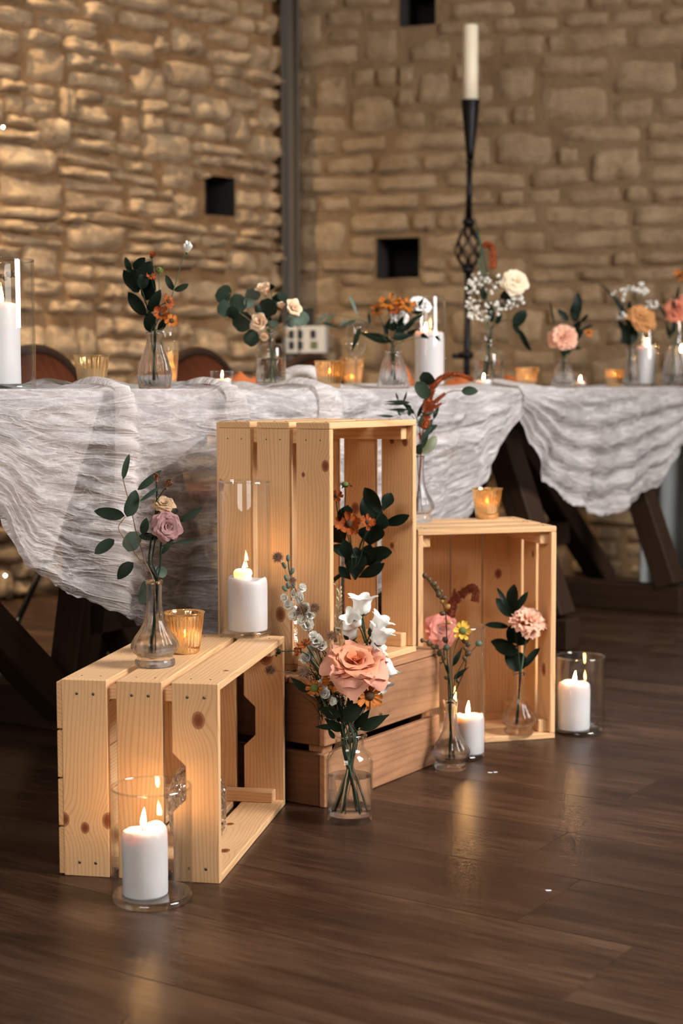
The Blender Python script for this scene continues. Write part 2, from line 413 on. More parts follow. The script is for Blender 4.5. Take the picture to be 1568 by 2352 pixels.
M_OLIVE = simple('olive_leaf', (.10, .115, .045), .5, .5)
M_GREEN = simple('garden_leaf', (.009, .018, .0075), .55, .5, Specular_IOR_Level=.1)
M_STEM = simple('green_stem', (.035, .075, .035), .55, .4)
M_STEMD = simple('dark_stem', (.012, .024, .012), .55, .3, Specular_IOR_Level=.15)
M_TWIG = simple('brown_twig', (.22, .13, .07), .7, .3)
M_CENTER = simple('brown_flower_disc', (.09, .040, .012), .85, .3, 700, .9)
M_GCENTER = simple('green_flower_disc', (.17, .21, .045), .85, .3, 700, .9)
M_FUZZ = simple('dried_seed_head', (.24, .14, .085), .9, .4)
M_WHEAT = simple('dry_wheat', (.62, .45, .25), .75, .2)
M_BUD = simple('brown_bud', (.085, .055, .022), .6, .8)
M_YBUD = simple('yellow_bud', (.42, .22, .04), .6, .5)
M_AMAR = simple('rust_amaranth', (.42, .085, .014), .85, .2, 500, 1)
M_AMARB = simple('brown_amaranth', (.27, .055, .018), .9, .2, 500, 1)
M_DRIED = simple('dried_brown_rose', (.26, .11, .05), .8, .3)
# ================================================================== the room
fl = obj('floor', mesh('floor', [(-9, -6, -.0125), (9, -6, -.0125), (9, 9, -.0125), (-9, 9, -.0125)], [(0, 1, 2, 3)], M_FLOOR))
tag(fl, 'dark brown wood laminate floor', 'floor', kind='structure')
PA = math.radians(-33.2); PD = Vector((math.cos(PA), math.sin(PA), 0)); PN = Vector((-PD.y, PD.x, 0))
PW, PL = .2237, 1.21
pm = bm_mesh('plank', bevel_box(PL - .0007, PW - .0007, .012, .0004), M_FLOOR)
seams = {0: -.972, -1: -.794}
for k in range(-9, 24):
    a0 = seams.get(k, random.uniform(0, PL))
    n0 = 1.932 + (k + .5) * PW
    for j in range(-6, 7):
        a = a0 + (j + .5) * PL
        p = PD * a + PN * n0
        d = p.y
        if d < .9 or d > 6.9 or abs(p.x) > .235 * d + 1.05: continue
        if p.y > 6.55 + p.x * .98 + .75: continue
        mm = Matrix.Rotation(PA, 4, 'Z'); mm.translation = (p.x, p.y, -.006)
        obj('plank', pm, fl, mtx=mm)

def stone_wall(name, label, P0, P1, height, holes, mstone, mmort, hmin, hmax, wmin, wmax, prot, seed, big=.2, slope=0, gapx=0, bed=0):
    rnd = random.Random(seed)
    P0, P1 = Vector(P0 + (0,)), Vector(P1 + (0,)); L = (P1 - P0).length; X = (P1 - P0) / L
    Nn = X.cross(Vector((0, 0, 1)))          # towards the camera
    if Nn.y > 0: Nn = -Nn
    Wp = lambda u, z, o: P0 + X * u + Vector((0, 0, z)) + Nn * o
    # mortar bed with pockets
    us = sorted(set([round(i * L / int(L / .045), 4) for i in range(int(L / .045) + 1)] + [v for h in holes for v in h[:2]]))
    zs = sorted(set([round(i * height / int(height / .045), 4) for i in range(int(height / .045) + 1)] + [v for h in holes for v in h[2:4]]))
    vs = []; fs = []; idx = {}
    for i, u in enumerate(us):
        for j, z in enumerate(zs):
            idx[i, j] = len(vs); vs.append(Wp(u, z, bed + .010 * noise.noise(Vector((u * 7, z * 9, seed))) + .005 * noise.noise(Vector((u * 28, z * 28, seed)))))
    inh = lambda u, z: any(h[0] < u < h[1] and h[2] < z < h[3] for h in holes)
    for i in range(len(us) - 1):
        for j in range(len(zs) - 1):
            if not inh((us[i] + us[i + 1]) / 2, (zs[j] + zs[j + 1]) / 2):
                fs.append((idx[i, j], idx[i + 1, j], idx[i + 1, j + 1], idx[i, j + 1]))
    wall = obj(name, mesh(name, vs, fs, mmort)); tag(wall, label, 'wall', kind='structure')
    for h in holes:
        q = [Wp(h[0], h[2], .004), Wp(h[1], h[2], .004), Wp(h[1], h[3], .004), Wp(h[0], h[3], .004)]
        b = [Wp(h[0] - .0, h[2], -.3), Wp(h[1], h[2], -.3), Wp(h[1], h[3], -.3), Wp(h[0], h[3], -.3)]
        obj('putlog_hole', mesh('putlog_hole', q + b, [(0, 1, 5, 4), (1, 2, 6, 5), (2, 3, 7, 6), (3, 0, 4, 7), (4, 5, 6, 7)], M_DARKHOLE, False), wall)
    pool = []; z = 0.0; taken = []                     # (u0,u1,ztop) of tall stones reaching into the next row
    while z < height:
        h = rnd.uniform(hmin, hmax); nxt = []
        u = -rnd.uniform(0, wmax)
        h2 = rnd.uniform(hmin, hmax)
        while u < L:
            wdt = rnd.uniform(wmin, wmax) * (1 if rnd.random() > .25 else .55)
            hit = [t for t in taken if t[0] < u + wdt and t[1] > u]
            if hit:
                t = hit[0]
                if t[0] - u > .06: wdt = t[0] - u
                else: u = t[1]; continue
            tall = rnd.random() < big and wdt < wmax * .95
            hh = h + (h2 * .85 if tall else 0)
            if tall: nxt.append((u, u + wdt))
            u0, u1, z0, z1 = max(u, 0), min(u + wdt, L), z, z + hh
            u += wdt
            for H in holes:
                if u0 < H[1] and u1 > H[0] and z0 < H[3] and z1 > H[2]:
                    ov = [(min(u1, H[0]) - u0, 'r'), (u1 - max(u0, H[1]), 'l'), (H[2] - z0, 't'), (z1 - H[3], 'b')]
                    best = max(ov)[1]
                    if best == 'r': u1 = H[0]
                    elif best == 'l': u0 = H[1]
                    elif best == 't': z1 = H[2]
                    else: z0 = H[3]
            g = rnd.uniform(.002, .006) + gapx
            if u1 - u0 < .055 or z1 - z0 < .035: continue
            W2, H2 = (u1 - u0) / 2 - g, (z1 - z0) / 2 - g * .8
            cu, cz = (u0 + u1) / 2, (z0 + z1) / 2
            D = prot * rnd.uniform(.35, 1.4); sd = rnd.uniform(0, 99); tilt = rnd.uniform(-.5, .5) * prot; tl2 = rnd.uniform(-.3, .6) * prot
            nx, ny = (10, 6) if W2 > .09 else (7, 6)
            sv = []; sf = []
            rot = rnd.uniform(-.06, .06) + slope
            for i in range(nx):
                for j in range(ny):
                    a, b = -1 + 2 * i / (nx - 1), -1 + 2 * j / (ny - 1)
                    # round the corners
                    k = 1 - .10 * (a * a * b * b) ** 2
                    nn = noise.noise(Vector((a * 1.7 + sd, b * 1.7, sd)))
                    n2 = noise.noise(Vector((sd, a * 1.5, b * 1.5 + 5)))
                    n3 = noise.noise(Vector((a * 3.3 + sd, b * 3.3, 7)))
                    x = a * W2 * k * (1 + .09 * n2); y = b * H2 * k * (1 + .20 * nn) + .006 * n2
                    m = max(abs(a), abs(b))
                    dd = -.02 if m > .99 else D * (1 - m ** 4 * .3) + (nn * .5 + n2 * .3 + n3 * .35) * prot + tilt * a - tl2 * b
                    p = X * (x - y * rot) + Vector((0, 0, y + x * rot)) + Nn * max(dd, -.02)
                    sv.append(p)
            for i in range(nx - 1):
                for j in range(ny - 1):
                    q = i * ny + j; sf.append((q, q + ny, q + ny + 1, q + 1))
            pool.append((sv, sf, Wp(cu, cz, 0), W2 * H2))
        taken = nxt; z += h
    def seen(p):
        q = p - CAM; d = q.dot(FW); return abs(q.dot(RT) / d) < .222 and -.345 < q.dot(UP) / d < .345
    pool.sort(key=lambda s: (not seen(s[2]), -s[3])); rest = []
    for i, (sv, sf, p, _) in enumerate(pool):
        if i < 300: obj('stone', mesh('stone', sv, sf, mstone), wall, loc=p)
        else: rest.append(([v + p for v in sv], sf))
    if rest: obj('rubble_stones', mesh('rubble_stones', *merge(rest), mstone), wall)['kind'] = 'stuff'
    return wall, Wp, X, Nn
CORNER = (-.205, 6.5); WL0 = (-2.35, 4.423); WR1 = (3.1, 5.6)
def wall_uv(px, py, P0, P1):
    P0, P1 = Vector(P0 + (0,)), Vector(P1 + (0,)); X = (P1 - P0).normalized(); n = X.cross(Vector((0, 0, 1)))
    p = on_plane(px, py, P0, n); return (p - P0).dot(X), p.z
def hole(p, q, P0, P1):
    a, b = wall_uv(*p, P0, P1), wall_uv(*q, P0, P1); return (min(a[0], b[0]), max(a[0], b[0]), min(a[1], b[1]), max(a[1], b[1]))
HL = [hole((472, 402), (538, 497), WL0, CORNER)]
HR = [hole((866, 548), (962, 636), CORNER, WR1), hole((920, -30), (1000, 55), CORNER, WR1)]
wl, WLp, XL, NL = stone_wall('wall_left', 'rough rubble stone wall left of the grey corner post', WL0, CORNER, 2.75, HL, M_STONE_L, M_MORTAR_L, .042, .080, .11, .31, .036, 5, .24, -.03, -.001, -.009)
wr, WRp, XR, NR = stone_wall('wall_right', 'coursed pale stone wall right of the grey corner post', CORNER, WR1, 2.75, HR, M_STONE_R, M_MORTAR_R, .058, .095, .14, .36, .017, 8, .16, 0, -.002, -.003)
# corner post: a rolled steel channel
pc = Vector((CORNER[0] + .002, CORNER[1] - .085, 0))
bmv = []
prof = [(-.035, .03), (-.035, -.03), (-.028, -.03), (-.028, -.005), (.028, -.005), (.028, -.03), (.035, -.03), (.035, .03)]
vs = [pc + Vector((x, y, z)) for z in (0, 2.8) for x, y in prof]
fs = [(i, (i + 1) % 8, 8 + (i + 1) % 8, 8 + i) for i in range(8)]
o = obj('trim_1', mesh('trim_1', vs, fs, M_STEEL, False)); tag(o, 'grey steel post standing in the corner of the stone walls', 'post', kind='structure')

# electric boxes on the wall beside the post
def wall_box(name, label, p, q, dth, mat, cat='socket'):
    a, b = wall_uv(*p, CORNER, WR1), wall_uv(*q, CORNER, WR1)
    cu, cz, sx, sz = (a[0] + b[0]) / 2, (a[1] + b[1]) / 2, abs(b[0] - a[0]), abs(b[1] - a[1])
    t = thing(name, label, cat, WRp(cu, cz, .05))
    rz = math.atan2(XR.y, XR.x)
    m = Matrix.Rotation(rz, 4, 'Z'); m.translation = NR * dth / 2
    obj('housing', bm_mesh('housing', bevel_box(sx, dth, sz, .004, 2), mat), t, mtx=m)
    return t, sx, sz, rz
t, sx, sz, rz = wall_box('socket_box', 'white wall socket box with dark sockets beside the grey post', (664, 752), (762, 812), .05, M_WHITEPL)
for fx, fz in ((-.28, .2), (-.08, .2), (-.28, -.2), (-.08, -.2), (.22, .2)):
    m = Matrix.Rotation(rz, 4, 'Z'); m.translation = XR * (fx * sx) + Vector((0, 0, fz * sz)) + NR * .052
    obj('socket_hole', bm_mesh('socket_hole', bevel_box(.022, .008, .034, .003), M_BLACK), t, mtx=m)
m = Matrix.Rotation(rz, 4, 'Z'); m.translation = XR * (.24 * sx) + Vector((0, 0, -.2 * sz)) + NR * .052
obj('switch_plate', bm_mesh('switch_plate', bevel_box(.03, .006, .03, .003), M_OLIVE), t, mtx=m)
t, sx, sz, rz = wall_box('switch_box', 'small dark switch box above the white socket box', (688, 708), (728, 750), .04, M_BLACK, 'switch')
m = Matrix.Rotation(rz, 4, 'Z'); m.translation = NR * .043
obj('switch_lever', bm_mesh('switch_lever', bevel_box(.012, .012, .02, .002), M_STEEL), t, mtx=m)

# ================================================================== tables
T0 = Vector((-.5, 2.8, 0)); TE = Vector((1.55, 2.3, 0)).normalized(); TN = Vector((-TE.y, TE.x, 0)); TZ = .745
def on_front(px, py):
    """(t along the table, z) where the ray meets the table's front plane"""
    p = on_plane(px, py, T0, TN); return (p - T0).dot(TE), p.z
def tp(t, wd, z): return T0 + TE * t + TN * wd + Vector((0, 0, z))
def tx(px): return on_front(px, 890)[0]
def table(label, t0, t1, trest, braces):
    r = thing('trestle_table', label, 'table', tp((t0 + t1) / 2, .37, 0), 'trestle tables in a row')
    for i in range(4):
        bar('tabletop_board', tp(t0 + .002, .095 + i * .185, TZ - .02), tp(t1 - .002, .095 + i * .185, TZ - .02), .18, .038, M_TRESTLE, r)
    for tt in trest:
        bar('foot_beam', tp(tt, -.06, .045), tp(tt, .78, .045), .085, .09, M_TRESTLE, r)
        bar('top_beam', tp(tt, .05, TZ - .075), tp(tt, .69, TZ - .075), .07, .07, M_TRESTLE, r)
        bar('leg', tp(tt, -.01, .09), tp(tt, .19, TZ - .11), .075, .095, M_TRESTLE, r, TE)
        bar('leg', tp(tt, .77, .09), tp(tt, .73, TZ - .06), .075, .095, M_TRESTLE, r, TE)
    for a, b in braces: bar('brace', tp(a[0], .4, a[1]), tp(b[0], .4, b[1]), .08, .075, M_TRESTLE, r)
    return r
TSEAM = tx(1192)
table('dark wooden trestle table behind the left and tall crates', -1.6, TSEAM - .01, (-1.1, .44, 1.52), [((.40, .06), (-.27, .70)), ((.42, .09), (.54, .70)), ((.70, .03), (.30, .70)), ((.44, .25), (1.52, .25))])
table('dark wooden trestle table under the far right gauze swag', TSEAM + .01, 3.4, (2.0, 2.85), [((3.22, .05), (2.42, .655)), ((2.0, .25), (2.85, .25))])

# ------------------------------------------------------------------ gauze runners
def runner(label, hem_px, ridges, lumps, t_ends, seed, wtop=.42, swag=.003, dbl=.55, crk=1.0):
    hp = sorted(on_front(*p) for p in hem_px)
    ts = [h[0] for h in hp]; zs_ = [h[1] for h in hp]
    t0, t1 = t_ends; NT, NA, NB = int((t1 - t0) / .0055), 34, 96
    vs = []; uv = []; lay = []
    for i in range(NT + 1):
        t = t0 + (t1 - t0) * i / NT
        hz = interp(ts, zs_, t)
        hz = min(hz, TZ - .015)
        rg = sum(a * math.exp(-((t - c) / s) ** 2) for c, s, a in ridges)
        for j in range(NA + NB + 1):
            if j <= NA:
                wd = wtop * (1 - j / NA) ** 1.4
                z = TZ + .004
                for c, cw, s, sw, h in lumps:
                    z += h * math.exp(-((t - c) / s) ** 2 - ((wd - cw) / sw) ** 2)
                z += .004 * noise.noise(Vector((t * 14, wd * 22, seed))) * (1 - math.exp(-wd * 30)) + .0035
                z += rg * .35 * math.exp(-wd * 6)
                wob = .02 * noise.noise(Vector((t * 5, 3.3, seed))) if j == 0 else 0
                p = tp(t, wd + wob - .004, z); v_ = -wd
            else:
                f = (j - NA) / NB
                dz = (TZ - hz) * f
                z = TZ + .0075 - dz + rg * .35 * max(0, 1 - f * 6)
                sag = dz
                cr = 0
                if f < .995:
                    q = Vector((t * 7 + .8 * noise.noise(Vector((t * 9, f * 6, seed))), f * 14, seed))
                    cr = (abs(noise.noise(q)) * .019 + abs(noise.noise(Vector((t * 22, f * 38, seed + 7)))) * .005) * crk
                fold = .012 * math.sin(t * 19 + seed + f * 1.5) * f + .008 * math.sin(t * 43 + 2 * f) * f
                off = .010 + min(1, dz / .03) * .006 + rg * (1 - .45 * f) + fold + cr * min(1, dz / .05) - .035 * f * f
                off += swag * (1 + math.sin(f * 34 + 2.2 * math.sin(t * 4 + seed))) * min(1, dz / .06) * (1 - .5 * f)
                off *= min(1, .35 + dz / .02)
                ztear = .006 * noise.noise(Vector((t * 60, 1, seed))) if j == NA + NB else 0
                p = tp(t, -off, z + ztear); v_ = .28 * f + .55 * dz
            vs.append(p); uv.append((t, v_))
            ed = sstep(.93, .985, (j - NA) / NB) * .5 if j > NA else .35
            lay.append(min(1, rg * 18 * (.35 if j <= NA else 1) + ed + dbl * sstep(tx(500), tx(560), t)))
    W = NA + NB + 1
    fs = [(i * W + j, i * W + j + 1, (i + 1) * W + j + 1, (i + 1) * W + j) for i in range(NT) for j in range(W - 1)]
    me = mesh('gauze_runner', vs, fs, M_GAUZE, True, uv)
    a = me.attributes.new('layers', 'FLOAT', 'POINT'); a.data.foreach_set('value', lay)
    o = obj('gauze_runner', me); tag(o, label, 'tablecloth', 'white gauze runners')
    return o
def pleat(parent, px, width, drop, bulge, seed, skew=0, wback=.12, hback=.016):
    """a doubled loop of gauze lying over the table edge"""
    t0 = tx(px); NS, NU = 60, 14; vs = []; uv = []; lay = []
    for i in range(NS + 1):
        s = i / NS
        for j in range(NU + 1):
            u = -1 + 2 * j / NU
            wd = width * (.75 + .5 * s + .08 * noise.noise(Vector((s * 4, seed, u))))
            t = t0 + skew * max(0, s - .3) + u * wd / 2
            if s < .3:
                q = 1 - s / .3; z = TZ + .012 + (hback * math.sin(PI * min(1, q * 1.1)) + .006) * (1 - u * u * .6); off = -wback * q + .024 * (1 - q)
            else:
                f = (s - .3) / .7; z = TZ + .016 - .004 * u * u - drop * f
                off = .024 + min(1, f * 8) * .012 * (1 - f) + bulge * (1 - u * u) * (1 - f) ** .7 + .004 * noise.noise(Vector((t * 40, f * 5, seed))) - .045 * max(0, f - .72) / .28
            vs.append(tp(t, -off, z)); uv.append((t * 1.0, s * .3)); lay.append(.55 * (1 - sstep(.55, 1, s)))
    W = NU + 1
    me = mesh('pleat', vs, [(i * W + j, i * W + j + 1, (i + 1) * W + j + 1, (i + 1) * W + j) for i in range(NS) for j in range(NU)], M_GAUZE, True, uv)
    a = me.attributes.new('layers', 'FLOAT', 'POINT'); a.data.foreach_set('value', lay)
    obj('pleat', me, parent)
g1 = runner('wide crinkled white gauze runner swagged behind the crates',
       [(-160, 930), (-80, 1060), (0, 1178), (40, 1255), (95, 1322), (190, 1378), (300, 1432), (345, 1450), (430, 1478), (520, 1490), (700, 1470), (850, 1400), (980, 1290), (1085, 1190), (1108, 1122), (1152, 1062), (1183, 985), (1196, 930)],
       [(tx(258), .030, .034), (tx(512), .035, .034), (tx(736), .045, .03), (tx(1120), .10, .012), (tx(1000), .06, .010)],
       [(tx(120), .15, .10, .05, .012), (tx(205), .05, .05, .03, .012), (tx(290), .20, .07, .05, .022), (tx(430), .24, .08, .05, .026), (tx(600), .26, .12, .06, .020), (tx(505), .12, .05, .06, .012),
        (tx(735), .06, .06, .05, .008), (tx(812), .19, .085, .045, .042), (tx(858), .17, .075, .04, .040), (tx(700), .18, .05, .04, .018), (tx(1000), .2, .2, .06, .012), (tx(1160), .10, .12, .06, .012)],
       (tx(-150), tx(1195)), 3.1)
for a in ((256, .040, .34, .014, 1, .016), (505, .05, .17, .016, 2, .01), (722, .07, .18, .016, 3, .02)): pleat(g1, *a)
def under(parent, rows, seed):
    """the fold of gauze hanging behind the front layer: rows of (y, left px, right px)"""
    vs = []; uv = []; lay = []; NU = 40; ys = [r[0] for r in rows]; N = 60
    for i in range(N + 1):
        y = ys[0] + (ys[-1] - ys[0]) * i / N; a, b = interp(ys, [r[1] for r in rows], y), interp(ys, [r[2] for r in rows], y)
        for j in range(NU + 1):
            t, z = on_front(a + (b - a) * j / NU, y)
            vs.append(tp(t, .0005 + .20 * max(0, TZ - z) ** 1.5 + .002 * noise.noise(Vector((t * 20, z * 20, seed))), z)); uv.append((t + 3, z)); lay.append(.5)
    W = NU + 1
    me = mesh('under_fold', vs, [(i * W + j, i * W + j + 1, (i + 1) * W + j + 1, (i + 1) * W + j) for i in range(N) for j in range(NU)], M_GAUZE, True, uv)
    q = me.attributes.new('layers', 'FLOAT', 'POINT'); q.data.foreach_set('value', lay)
    obj('under_fold', me, parent)
under(g1, [(893, -165, 240), (1000, -60, 213), (1100, -30, 188), (1200, 22, 166), (1270, 68, 152), (1290, 84, 150)], 1)
under(g1, [(893, 262, 508), (985, 268, 492), (1050, 272, 425), (1100, 276, 350), (1200, 279, 318), (1345, 283, 300)], 2)
g2 = runner('white gauze runner swagged from the far right table',
       [(1180, 930), (1190, 975), (1215, 1030), (1258, 1108), (1325, 1168), (1392, 1192), (1440, 1180), (1505, 1130), (1575, 1035), (1640, 940)],
       [(tx(1205), .06, .02), (tx(1232), .05, .012), (tx(1262), .05, .010), (tx(1540), .05, .008)],
       [(tx(1205), .10, .10, .07, .022), (tx(1245), .20, .10, .06, .02), (tx(1330), .25, .12, .06, .015), (tx(1520), .2, .2, .06, .008)],
       (tx(1186), tx(1625)), 9.4, swag=.010, crk=.4)

# pale cloth falling to the floor at the far right
def hanging_cloth():
    a, b = atz(1468, 1420, 0), atz(1700, 1440, 0)
    a = at(1468, 1395, 5.75); b = at(1720, 1395, 5.35); a.z = b.z = 0
    X = (b - a).normalized(); L = (b - a).length; n = X.cross(Vector((0, 0, 1)))
    vs = []; uv = []; NU, NV = 90, 24
    for i in range(NU + 1):
        for j in range(NV + 1):
            u = L * i / NU; z = .012 + (.72 - .012) * j / NV
            k = 1 - .5 * j / NV
            vs.append(a + X * u + n * (.022 * math.sin(u * 62 + 1.2 * math.sin(u * 17)) * k) + Vector((0, 0, z))); uv.append((u, z * .3))
    fs = [(i * (NV + 1) + j, (i + 1) * (NV + 1) + j, (i + 1) * (NV + 1) + j + 1, i * (NV + 1) + j + 1) for i in range(NU) for j in range(NV)]
    o = obj('floor_length_cloth', mesh('floor_length_cloth', vs, fs, simple('grey_white_linen', (.34, .36, .35), .9)))
    o.modifiers.new('thick', 'SOLIDIFY').thickness = .002
    tag(o, 'pale grey pleated cloth hanging to the floor at the right edge', 'cloth')
hanging_cloth()

# ------------------------------------------------------------------ chairs behind the table
def chair(label, px, py_top, wd, t_off=0):
    """round backed chair facing the table; its back's top shows at (px, py_top)"""
    pl = tp(0, wd, 0)
    p = on_plane(px, py_top, pl, TN); t = (p - T0).dot(TE); ztop = p.z
    r = thing('dining_chair', label, 'chair', tp(t, wd - .22, 0), 'brown round-backed chairs behind the table')
    hw = .215
    def arc(hwid, zt, n=20): return [(hwid * math.cos(PI * k / n), zt * math.sin(PI * k / n)) for k in range(n + 1)]
    # upholstered back: a domed panel
    outl = arc(hw - .02, .20); vs = []; fs = []
    zb = ztop - .225
    for s in (-1, 1):
        for x, z in outl: vs.append(tp(t + x, wd + s * .012 - .05 * (x / hw) ** 2 * 0, zb + z))
        vs.append(tp(t, wd + s * .03 * (1 if s > 0 else 1), zb + .08))
    n = len(outl)
    for s in range(2):
        o_ = s * (n + 1)
        for k in range(n - 1): fs.append((o_ + k, o_ + k + 1, o_ + n))
        fs.append((o_ + n - 1, o_, o_ + n))
    for k in range(n): fs.append((k, (k + 1) % n, (n + 1) + (k + 1) % n, (n + 1) + k))
    part('backrest', vs, fs, M_BROWN, r)
    pts = [tp(t + hw, wd, .05 + .4)] + [tp(t + x, wd, zb + z) for x, z in arc(hw, .212)] + [tp(t - hw, wd, .45)]
    part('back_frame', *tube(pts, .016, seg=8), M_TRESTLE, r)
    bar('seat', tp(t - .21, wd - .22, .445), tp(t + .21, wd - .22, .445), .42, .05, M_BROWN, r, bev=.015)
    for sx_ in (-1, 1):
        bar('leg', tp(t + sx_ * .19, wd - .4, 0), tp(t + sx_ * .18, wd - .38, .42), .032, .032, M_TRESTLE, r, TE)
        bar('leg', tp(t + sx_ * .205, wd + .04, 0), tp(t + sx_ * .205, wd, .45), .032, .032, M_TRESTLE, r, TE)
    return r
chair('brown leather round-backed chair behind the ribbed vase of dark leaves', 452, 798, 1.05)
chair('brown leather round-backed chair below the white socket box', 712, 812, 1.02)
chair('brown leather round-backed chair behind the leftmost tall glass cylinder', 78, 792, 1.1)
# brass finial on a thin post beside the leftmost chair
p = at(152, 842, 4.62)
r = thing('finial_post', 'thin black post with a brass ball beside the leftmost chair', 'post', (p.x, p.y, 0))
part('pole', *tube([Vector((p.x, p.y, 0)), Vector((p.x, p.y, p.z - .012))], .011, seg=10), M_BLACK, r)
part('base_plate', *lathe([(0, 0), (.025, 0), (.025, .008), (.015, .014), (0, .014)], 20, c=(p.x, p.y, 0)), M_BLACK, r)
part('ball', *lathe([(.014 * math.sin(PI * k / 8), -.014 * math.cos(PI * k / 8)) for k in range(9)], 14, c=p), M_GOLDPALE, r)
# slanting black pole and cable seen under the left table
a, b = at(98, 1300, 4.35), atz(-42, 1610, 0)
r = thing('lighting_stand', 'thin straight black pole slanting under the left end of the table', 'stand', b)
part('pole', *tube([b, a, a + (a - b) * .35], .009, seg=8), M_BLACK, r)
part('foot', *lathe([(0, 0), (.016, 0), (.013, .02), (0, .024)], 10, c=b), M_RUBBER, r)
cb = [atz(200, 1530, .01), atz(225, 1512, .03), at(245, 1490, 4.05), at(262, 1462, 4.1), at(275, 1420, 4.15), at(285, 1350, 4.2)]
cb = smooth_path(cb)
r = obj('black_cable', mesh('black_cable', *tube(cb, .008, seg=6), M_RUBBER)); tag(r, 'black cable curving behind the left table legs', 'cable')
# ================================================================== crates
CL, CW_, CH, TH = .46, .31, .25, .012
def notched(Ln, wd, th, nl=.092, ndp=.021, cham=.02):
    """slat with a grip cut into its -y edge"""
    h = nl / 2
    pts = [(-Ln / 2, -wd / 2), (-h, -wd / 2), (-h + cham, -wd / 2 + ndp), (h - cham, -wd / 2 + ndp), (h, -wd / 2), (Ln / 2, -wd / 2), (Ln / 2, wd / 2), (-Ln / 2, wd / 2)]
    bm = bmesh.new()
    f = bm.faces.new([bm.verts.new((x, y, -th / 2)) for x, y in pts])
    r = bmesh.ops.extrude_face_region(bm, geom=[f])
    for v in r['geom']:
        if isinstance(v, bmesh.types.BMVert): v.co.z += th
    bmesh.ops.recalc_face_normals(bm, faces=bm.faces[:])
    bmesh.ops.bevel(bm, geom=bm.edges[:], offset=.0012, segments=1, affect='EDGES')
    return bm
NAIL = mesh('nail', *lathe([(0, .0008), (.0022, .0006), (.0026, 0), (0, -.004)], 8), M_NAIL)
def crate(label, center, ex, ey, ez, knots=None, big_nail=1.0):
    """slatted box: length ex .46, width ey .31, height ez .25, open at +ez; center = middle of its bottom"""
    r = bpy.data.objects.new('slatted_crate', None); COL.objects.link(r)
    mm = Matrix((ex, ey, ez)).transposed().to_4x4(); mm.translation = center; r.matrix_basis = mm
    tag(r, label, 'crate', 'new pine slatted crates')
    sw, gap = .0735, .01475
    knots = knots or {}
    def put(name, me, ax, ay, az, c, key):
        m = Matrix((ax, ay, az)).transposed().to_4x4(); m.translation = c
        o = obj(name, me, r, mtx=m)
        for q, kv in zip(('knot_a', 'knot_b', 'knot_c'), knots.get(key, [])): o[q] = kv
        return o
    X, Y, Z = Vector((1, 0, 0)), Vector((0, 1, 0)), Vector((0, 0, 1))
    me_end = bm_mesh('end_slat', bevel_box(CW_, sw, TH, .0012), M_PINE)
    me_endn = bm_mesh('end_slat', notched(CW_, sw, TH), M_PINE)
    me_side = bm_mesh('side_slat', bevel_box(CL - 2 * TH - .001, sw, TH, .0012), M_PINE)
    bw = (CW_ - .004) / 4 - .003
    me_bot = bm_mesh('bottom_board', bevel_box(CL - .004, bw, .009, .001), M_PINE)
    me_bat = bm_mesh('corner_batten', bevel_box(CH - .03, .02, .027, .0015), M_PINE)
    for s in (-1, 1):
        for i in range(3):
            z = sw / 2 + i * (sw + gap)
            # local frame: slat x along crate Y, slat y along crate Z, slat z along crate X (outward for s>0)
            o = put('end_slat', me_endn if i == 2 else me_end, Y, Z, X, Vector((s * (CL / 2 - TH / 2), 0, z)), ('end', s, i))
            for e in (-1, 1):
                for dy in (-.16, .2):
                    nm = Matrix.Rotation(0 if s > 0 else PI, 4, 'X') @ Matrix.Scale(big_nail, 4)
                    nm.translation = (e * (CW_ / 2 - .022), dy * sw, s * TH / 2 + (.0002 if s > 0 else -.0002))
                    obj('nail', NAIL, o, mtx=nm)
            o = put('side_slat', me_side, X, Z, -Y, Vector((0, s * (CW_ / 2 - TH / 2), z)), ('side', s, i))
            for e in (-1, 1):
                for dy in (-.2, .22):
                    nm = Matrix.Rotation(0 if s < 0 else PI, 4, 'X') @ Matrix.Scale(.6, 4)
                    nm.translation = (e * (CL / 2 - TH - .02), dy * sw, (TH / 2 + .0002) * (1 if s < 0 else -1))
                    obj('nail', NAIL, o, mtx=nm)
        for s2 in (-1, 1):
            put('corner_batten', me_bat, Z, Y, -X, Vector((s * (CL / 2 - TH - .0135), s2 * (CW_ / 2 - TH - .010), CH / 2 + .0)), ('bat', s, s2))
    for i in range(4):
        put('bottom_board', me_bot, X, Y, Z, Vector((0, -CW_ / 2 + .002 + (bw + .003) * (i + .5) - .0015, -.0045)), ('bot', i))
    return r
def uvf(a):
    return Vector((math.cos(a), math.sin(a), 0)), Vector((-math.sin(a), math.cos(a), 0))
UZ = Vector((0, 0, 1))
# crate A, lying on its long side
uA, vA = uvf(-.1832); cA = Vector((-.1875, 2.319, 0))
crate('pine crate lying on its side nearest the camera, bud vase on top', cA - uA * .25 + vA * .23 + UZ * .155, vA, UZ, uA,
      {('end', -1, 2): [(.098, .005, .0095)], ('end', -1, 0): [(-.078, -.002, .0065), (-.065, .036, .009), (-.066, -.036, .008)],
       ('side', 1, 2): [(-.12, .02, .004)], ('end', 1, 2): [(.12, .005, .012)], ('side', -1, 2): [(-.1, .01, .008), (.05, -.02, .006)]})
# crate B, standing on end on the old crate
uB, vB = uvf(-.5729); cB = Vector((-.0207, 2.7814, .2340))
crate('tall pine crate standing on end on the dark old crate', cB - uB * .25 + vB * .155 + UZ * .23, UZ, -vB, uB,
      {('side', 1, 2): [(.152, .027, .0075), (.135, -.021, .0035)], ('side', 1, 0): [(.11, -.033, .008), (-.2, .03, .01)],
       ('side', 1, 1): [(-.125, .015, .010)],
       ('side', -1, 2): [(.185, .018, .006), (.188, -.012, .005), (-.02, -.012, .0045)], ('side', -1, 1): [(.05, -.01, .009), (.05, .016, .008)]})
